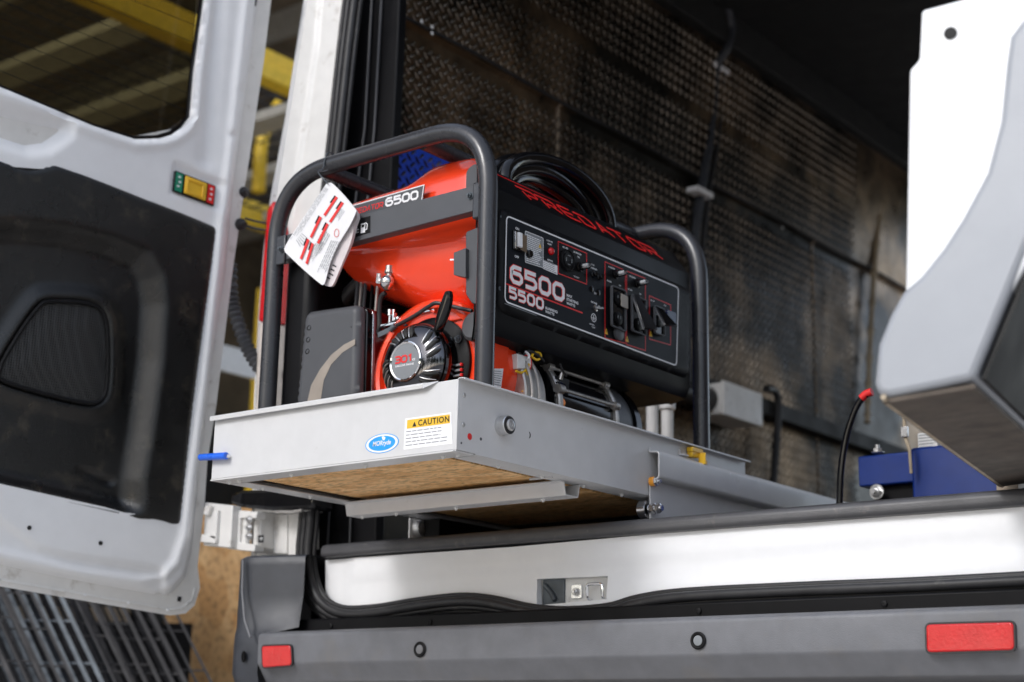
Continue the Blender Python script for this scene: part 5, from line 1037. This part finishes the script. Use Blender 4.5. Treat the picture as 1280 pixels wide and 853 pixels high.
# ================================================================== INSIDE THE VAN
# junction box on the wall
jx = WX+.02; c_ = at(925, 495, 0, WX+.11)
jb = thing('junction_box', (WX, c_.y, c_.z), 'pale grey junction box with black cables, fixed to the tread-plate wall behind the generator', 'junction box')
p1, p2, p3 = at(899, 474, 0, WX+.11), at(940, 468, 0, WX+.11), at(899, 522, 0, WX+.11)
hh = .5*(p1.z-p3.z+.0); yw = p2.y-p1.y
b = MB(); b.box(WX+.004, WX+.115, p1.y, p2.y+.03, p3.z+.012, p1.z-.01); part('box_body', b, 'whitebox', jb, .008, 3)
b = MB(); b.box(WX+.116, WX+.13, p1.y-.004, p2.y+.034, p3.z+.008, p1.z-.006); part('box_lid', b, 'whitebox', jb, .005, 3)
zc2 = .5*(p1.z+p3.z)
b = MB(); b.lathe((WX+.06, p1.y, zc2), (0, -1, 0), [(0, .045), (.05, .042), (.05, .032), (.16, .03), (.35, .028)], 20); part('cable_gland', b, 'rubber', jb)
b = MB(); b.lathe((WX+.06, p2.y+.03, zc2+.03), (0, 1, 0), [(0, .028), (.05, .026), (.06, .018)], 16); part('cable_gland', b, 'rubber', jb)
cxp = [at(958, 486, 0, WX+.06), at(968, 489, 0, WX+.06), at(973, 505, 0, WX+.06), at(971, 545, 0, WX+.06), at(967, 605, 0, WX+.06)]
b = MB(); b.tube(catmull(cxp, 6), .014, 10); part('flex_cable', b, 'rubber', jb)
# conduits up the wall
cd1 = catmull([at(900, -20, 0, WX+.11), at(914, 30, 0, WX+.10), at(909, 60, 0, WX+.09), at(896, 82, 0, WX+.05), at(892, 130, 0, WX+.03), at(886, 180, 0, WX+.03), at(877, 236, 0, WX+.03), at(869, 300, 0, WX+.03), at(866, 420, 0, WX+.03)], 6)
cn = single('wall_conduit', MB().tube(cd1, .016, 10), 'bumper_dark', tuple(cd1[-1]), 'black cable conduit with two white clips running up the tread-plate wall', 'conduit')
cd2 = [Vector(p)+Vector((0, .05, 0)) for p in cd1[18:]]; part('second_run', MB().tube(cd2, .010, 10), 'rubber', cn)
for q in ((893, 84), (872, 239)): p_ = at(*q, 0, WX+.04); b = MB(); b.box(WX+.012, WX+.06, p_.y-.03, p_.y+.075, p_.z-.010, p_.z+.010); part('clip', b, 'wprint', cn, .002)
cp3 = catmull([at(1105, 228, 0, WX+.03), at(1096, 300, 0, WX+.03), at(1089, 400, 0, WX+.03), at(1085, 490, 0, WX+.03), at(1084, 530, 0, WX+.03)], 14)
b = MB(); b.tube(cp3, [.011+.006*(i % 5 == 0) for i in range(len(cp3))], 8); single('beige_conduit', b, 'beige', tuple(cp3[-1]), 'thin beige conduit dropping down the far end of the tread-plate wall', 'conduit')
# blue machine behind the sill
BY = 1.25
a = at(1072, 571, 1, BY); c_ = at(1180, 566, 1, BY); d_ = at(1300, 566, 1, BY)
bm = thing('blue_equipment', (.5*(a.x+d_.x), BY+.2, SILLZ), 'deep blue steel box with bolts, standing inside the van behind the sill at the right', 'machine')
b = MB(); b.box(a.x, c_.x, BY, BY+.35, a.z-.072, a.z); part('blue_beam', b, 'bluepaint', bm, .004)
e_ = at(1140, 561, 1, BY-.02); b = MB(); b.box(e_.x, d_.x+.1, BY-.03, BY+.4, SILLZ, e_.z); part('blue_case', b, 'bluepaint', bm, .006)
b = MB(); b.box(a.x+.03, a.x+.14, BY+.02, BY+.3, SILLZ, a.z-.072); part('beam_foot', b, 'black', bm, .003)
for q in ((1097, 566), (1171, 560)): inst('bolt_head', 'hb', lambda: hexbolt_mb(.011), 'galv', bm, at(*q, 1, BY+.02))
inst('bolt_head', 'hb', None, 'galv', bm, at(1096, 615, 1, BY-.01), ROT_NY, 1.2)
f_ = at(1142, 540, 1, BY); g2 = at(1185, 562, 1, BY)
b = MB(); b.box(f_.x, g2.x+.06, BY+.02, BY+.12, e_.z, f_.z); wbx = part('white_block', b, 'whitebox', bm, .003)
for k in range(5): b = MB(); zz = f_.z-.006-k*.007; b.box(f_.x+.004, g2.x+.05, BY+.0185, BY+.0195, zz-.001, zz+.001); part('print_line', b, 'gprint', wbx)
b = MB(); b.tube([at(1130, 520, 1, BY-.06), at(1131, 545, 1, BY-.06), at(1137, 562, 1, BY-.06), at(1139, 592, 1, BY-.06)], .004, 8); part('strap', b, 'beige', bm); b = MB(); q = at(1131, 540, 1, BY-.065); b.box(q.x-.008, q.x+.008, q.y-.004, q.y+.004, q.z-.012, q.z+.012); part('strap_buckle', b, 'galv', bm, .001)
ck = catmull([at(1086, 492, 1, 1.0), at(1076, 500, 1, 1.0), at(1066, 520, 1, 1.0), at(1057, 550, 1, 1.0), at(1051, 590, 1, 1.0), at(1049, 640, 1, 1.0)], 6)
bc = single('hanging_cable', MB().tube(ck, .0075, 12), 'gloss', tuple(ck[-1]), 'black cable with a red end arching down behind the sill, left of the blue box', 'cable')
b = MB(); b.tube([at(1090, 490, 1, 1.0), at(1083, 492.5, 1, 1.0), at(1077, 498, 1, 1.0)], .0090, 12); part('red_end', b, 'redprint', bc)
# small pale pipe stubs deep inside
for q, h_ in (((815, 506), .09), ((834, 512), .10)):
    p_ = at(*q, 1, 1.35); b = MB(); b.lathe((p_.x, 1.35, p_.z-h_), (0, 0, 1), [(0, .016), (h_, .016), (h_, .022), (h_+.02, .022), (h_+.02, .012), (h_+.035, .012)], 18); single('pipe_stub', b, 'whitebox', (p_.x, 1.35, p_.z-h_), 'pale pipe stub behind the generator, %s of two' % ('left' if q[0] < 820 else 'right'), 'pipe', group='pipe stubs behind the generator')

# ================================================================== OUTSIDE, LEFT: the loading shed with its racks
shed = thing('loading_shed', (-9, 5, GZ), 'brown open shed with dark roof standing behind the left door', 'shed')
b = MB(); b.box(-15, -14.8, -12, 22, GZ, 7.0); part('back_wall', b, 'shedwall', shed)
b = MB(); b.box(-15, -1.6, 14, 14.2, GZ, 7.0); part('end_wall', b, 'shedwall', shed)
b = MB(); b.box(-15, -4.5, -6, 14.2, 6.3, 6.5); part('roof', b, 'shedwall', shed)
for k in range(9): b = MB(); b.box(-15, -4.7, -5.5+k*2.2, -5.35+k*2.2, 6.05, 6.28); part('roof_beam', b, 'rackgrey', shed)
def rack(px0, py0, px1, py1, Xp, hgt, label, depth=1.3, y0=None, y1=None, joists=True, name='pallet_rack'):
    """a level of yellow-beamed racking: beams along Y, grey deck joists running away from us, wire deck"""
    p = at(px0, py0, 0, Xp); zt_ = p.z; ya_, yb2 = y0, y1
    t = thing(name, (Xp, (ya_+yb2)/2, GZ), label, 'rack', 'yellow pallet racks in the shed')
    b = MB(); b.box(Xp-.06, Xp, ya_, yb2, zt_, zt_+hgt); b.box(Xp, Xp+.03, ya_, yb2, zt_, zt_+hgt*.45); part('front_beam', b, 'rackyellow', t, .006)
    b = MB(); b.box(Xp-depth-.06, Xp-depth, ya_, yb2, zt_, zt_+hgt); part('rear_beam', b, 'rackyellow', t, .006)
    for y in np.arange(ya_+.2, yb2, .55 if joists else 3):
        b = MB(); b.box(Xp-depth, Xp-.06, y, y+.15, zt_+hgt*.3, zt_+hgt*.3+.05); part('deck_joist', b, 'rackgrey', t, .003)
    b = MB()
    for y in np.arange(ya_, yb2, .10): b.box(Xp-depth, Xp-.06, y, y+.008, zt_+hgt*.6, zt_+hgt*.6+.008)
    for x in np.arange(Xp-depth, Xp-.06, .10): b.box(x, x+.008, ya_, yb2, zt_+hgt*.6+.008, zt_+hgt*.6+.016)
    part('wire_deck', b, 'darksteel', t, kind='stuff')
    for y in (ya_, yb2):
        for x in (Xp-.08, Xp-depth-.02):
            b = MB(); b.box(x, x+.09, y-.09, y, GZ, zt_+.9); part('upright', b, 'rackyellow', t, .004)
    return t
rack(200, 42, 0, 0, -3.2, .16, 'yellow rack level with mesh deck seen through the left door window', 1.6, .4, 6.5)
rack(315, 290, 0, 0, -4.2, .26, 'yellow rack beam seen in the gap between the left door and the van', 1.2, 5.0, 9.5, False)
rack(300, 470, 0, 0, -3.6, .12, 'low yellow rack beam with a pale label, glimpsed below the hose', 1.2, 4.0, 7.5, False)
p_ = at(295, 452, 0, -3.55); b = MB(); b.box(-3.56, -3.54, p_.y-.2, p_.y+.2, p_.z-.06, p_.z+.06); single('beam_label', b, 'whitebox', tuple(p_), 'pale label plate on the low yellow rack beam', 'label')
b = MB(); b.tube([at(350, 130, 0, -4.0), at(333, 155, 0, -4.0), at(326, 185, 0, -4.0), at(323, 240, 0, -4.0)], .035, 8); single('yellow_guard_rail', b, 'rackyellow', tuple(at(323, 240, 0, -4.0)), 'thin curved yellow guard rail between the door and the pillar', 'rail')
# stacked goods as dark masses far behind the window
for k in range(7):
    y = .5+k*.85; z = 1.0+.25*rng.random(); h_ = .5+.4*rng.random(); b = MB(); b.box(-6.6-rng.random(), -5.6, y, y+.75, -.4+k*.02, -.4+h_+.9*rng.random()); single('storage_crate', b, 'shedwall' if k % 2 else 'plastic', (-6, y+.37, -.4), 'dark storage crate on the shed floor, %s from the near end of its row' % ['first', 'second', 'third', 'fourth', 'fifth', 'sixth', 'seventh'][k], 'crate', group='dark crates in the shed', bev=.02)
# OSB board leaning behind the bumper
q1, q2, q3, q4 = at(215, 640, 1, 1.75), at(330, 640, 1, 1.75), at(330, 900, 1, 1.75), at(215, 900, 1, 1.75)
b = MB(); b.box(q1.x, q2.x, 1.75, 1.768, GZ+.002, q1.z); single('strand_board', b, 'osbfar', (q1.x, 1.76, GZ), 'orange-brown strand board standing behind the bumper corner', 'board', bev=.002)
# leaning bundle of wire mesh decks below the left door
def mesh_panel(o, ax, ay, W_, H_, nb_, nc_, th, mt, label, par=None):
    o, ax, ay = Vector(o), Vector(ax).normalized(), Vector(ay).normalized(); nz2 = ax.cross(ay).normalized()
    t = thing('wire_mesh_panel', tuple(o), label, 'mesh panel', 'wire mesh panels leaning below the left door')
    b = MB()
    for i in range(nb_+1): s = o+ax*W_*i/nb_; b.bar(s, s+ay*H_, th, th, nz2)
    part('long_wires', b, mt, t, kind='stuff')
    b = MB()
    for j in range(nc_+1): s = o+ay*H_*j/nc_+nz2*th; b.bar(s, s+ax*W_, th*.55, th*.55, nz2)
    part('cross_wires', b, mt, t, kind='stuff')
    return t
oo = at(285, 880, 1, 1.3); dirs = Vector(at(245, 762, 1, 1.3))-Vector(at(292, 853, 1, 1.3))
place = ['nearest the bumper', 'second', 'third', 'fourth', 'fifth', 'sixth', 'seventh', 'eighth', 'ninth', 'tenth', 'eleventh', 'last']
for k in range(12):
    o_ = Vector(oo)+Vector((-.01-.030*k, -.085*k, -.02+.004*(k % 3))); up_ = (dirs.normalized()+Vector((.012*k, -.015*k, 0)))
    mesh_panel(o_, (-.80, -.6, .0), up_, 1.6, 1.0, 34+(k*5) % 7, 6+k % 2, .008+.005*(k % 3 == 1), 'steelgrey' if k == 4 else 'darksteel', 'wire mesh panel in the leaning bundle, %s from the van' % place[k])
for k in range(8):
    a = Vector(oo)+Vector((-.15-.13*k, -.22-.10*k, -.1)); b = MB(); b.bar(a, a+dirs.normalized()*1.1+Vector((.02*k, 0, 0)), .022+.014*(k % 2), .012, (0, 1, 0)); single('steel_flat_bar', b, 'steelgrey', tuple(a), 'blue-grey flat steel bar leaning among the wire mesh panels, %s from the bumper' % (['nearest']+place[1:])[k], 'bar', group='flat steel bars among the mesh panels', bev=.002)
b = MB(); b.extrude([(-2.55, 1.9, -.25), (-5.0, -.6, -.25), (-5.0, -.6, GZ+.01), (-2.55, 1.9, GZ+.01)], (-.5, .3, 0)); single('dark_backing_mass', b, 'plastic', (-3.4, .7, GZ), 'dark mass added to darken the gaps behind the leaning wire mesh panels', 'stack')  # added block that keeps the background dark between the wires

# ================================================================== BEHIND THE CAMERA: what the glossy parts mirror
M['bark'] = mat('bark', (.10, .075, .05), .9, var=.3); M['leaf'] = mat('leaf', (.05, .085, .025), .6, var=.4, vs_=2)
bl = thing('added_dark_building', (8, 5, GZ), 'brown building added out of view to darken reflections in the door glass', 'building')  # unseen, added to darken reflections in window, door and trim
M['added_building_brick'] = mat('added_building_brown_brick', (.17, .12, .085), .85, var=.25, vs_=6)
b = MB(); b.box(7.5, 10, .5, 10.5, GZ, 5.5); part('wall', b, 'added_building_brick', bl)  # wall of the added building
b = MB(); b.box(7.3, 10.1, .3, 10.7, 5.5, 5.75); part('roof', b, 'shedwall', bl)  # roof of the added building
for k in range(3): b = MB(); b.box(7.47, 7.52, 1.6+k*3, 3.0+k*3, .6, 2.2); part('window', b, 'gloss', bl)  # windows of the added building
def tree_mesh():
    t_ = MB(); t_.tube([(0, 0, 0), (.05, 0, 1.2), (.0, .1, 2.6), (.1, 0, 4.0)], [.22, .17, .12, .05], 8)
    for a in range(5): t_.tube([(0, 0, 1.8+.3*a), (math.cos(a*1.3)*1.2, math.sin(a*1.3)*1.2, 3.0+.35*a)], [.08, .02], 6)
    l_ = MB(); r = np.random.default_rng(3)
    cl = r.normal(size=(60, 3))*(1.25, 1.25, .95)+(0, 0, 4.1)
    for c in cl:
        for q in c+r.normal(size=(40, 3))*.42:
            d1 = Vector(r.normal(size=3)).normalized()*.16; d2 = d1.orthogonal().normalized()*.09; q = Vector(q); l_.add([q-d1, q+d2, q+d1, q-d2], [(0, 1, 2, 3)])
    return t_, l_
tm, lm_ = tree_mesh()
tr0 = thing('broadleaf_tree', (0, 0, GZ), 'green tree mirrored in the glossy parts, fifth in the row behind the camera', 'tree', 'trees behind the camera')
ORG[tr0.name] = Vector((0, 0, 0)); t1 = part('trunk', tm, 'bark', tr0); t2 = part('crown', lm_, 'leaf', tr0, smooth=0)
tr0.location = (3, -19, GZ)
for k, (x, y, sc) in enumerate(((-16, -17, 1.1), (-12, -20, 1.3), (-7, -21, 1.0), (-2, -20, 1.25), (7.5, -20, 1.15), (12, -18, 1.0), (16, -13, 1.2), (19, -7, 1.0), (20, 6, 1.2))):
    c = tr0.copy(); col.objects.link(c); c['label'] = 'green tree mirrored in the glossy parts, %s in the row behind the camera' % ['first', 'second', 'third', 'fourth', 'sixth', 'seventh', 'eighth', 'ninth', 'last'][k]; c.location = (x, y, GZ); c.scale = (sc,)*3; c.rotation_euler.z = k*1.3
    for ch in (t1, t2): d = ch.copy(); col.objects.link(d); d.parent = c
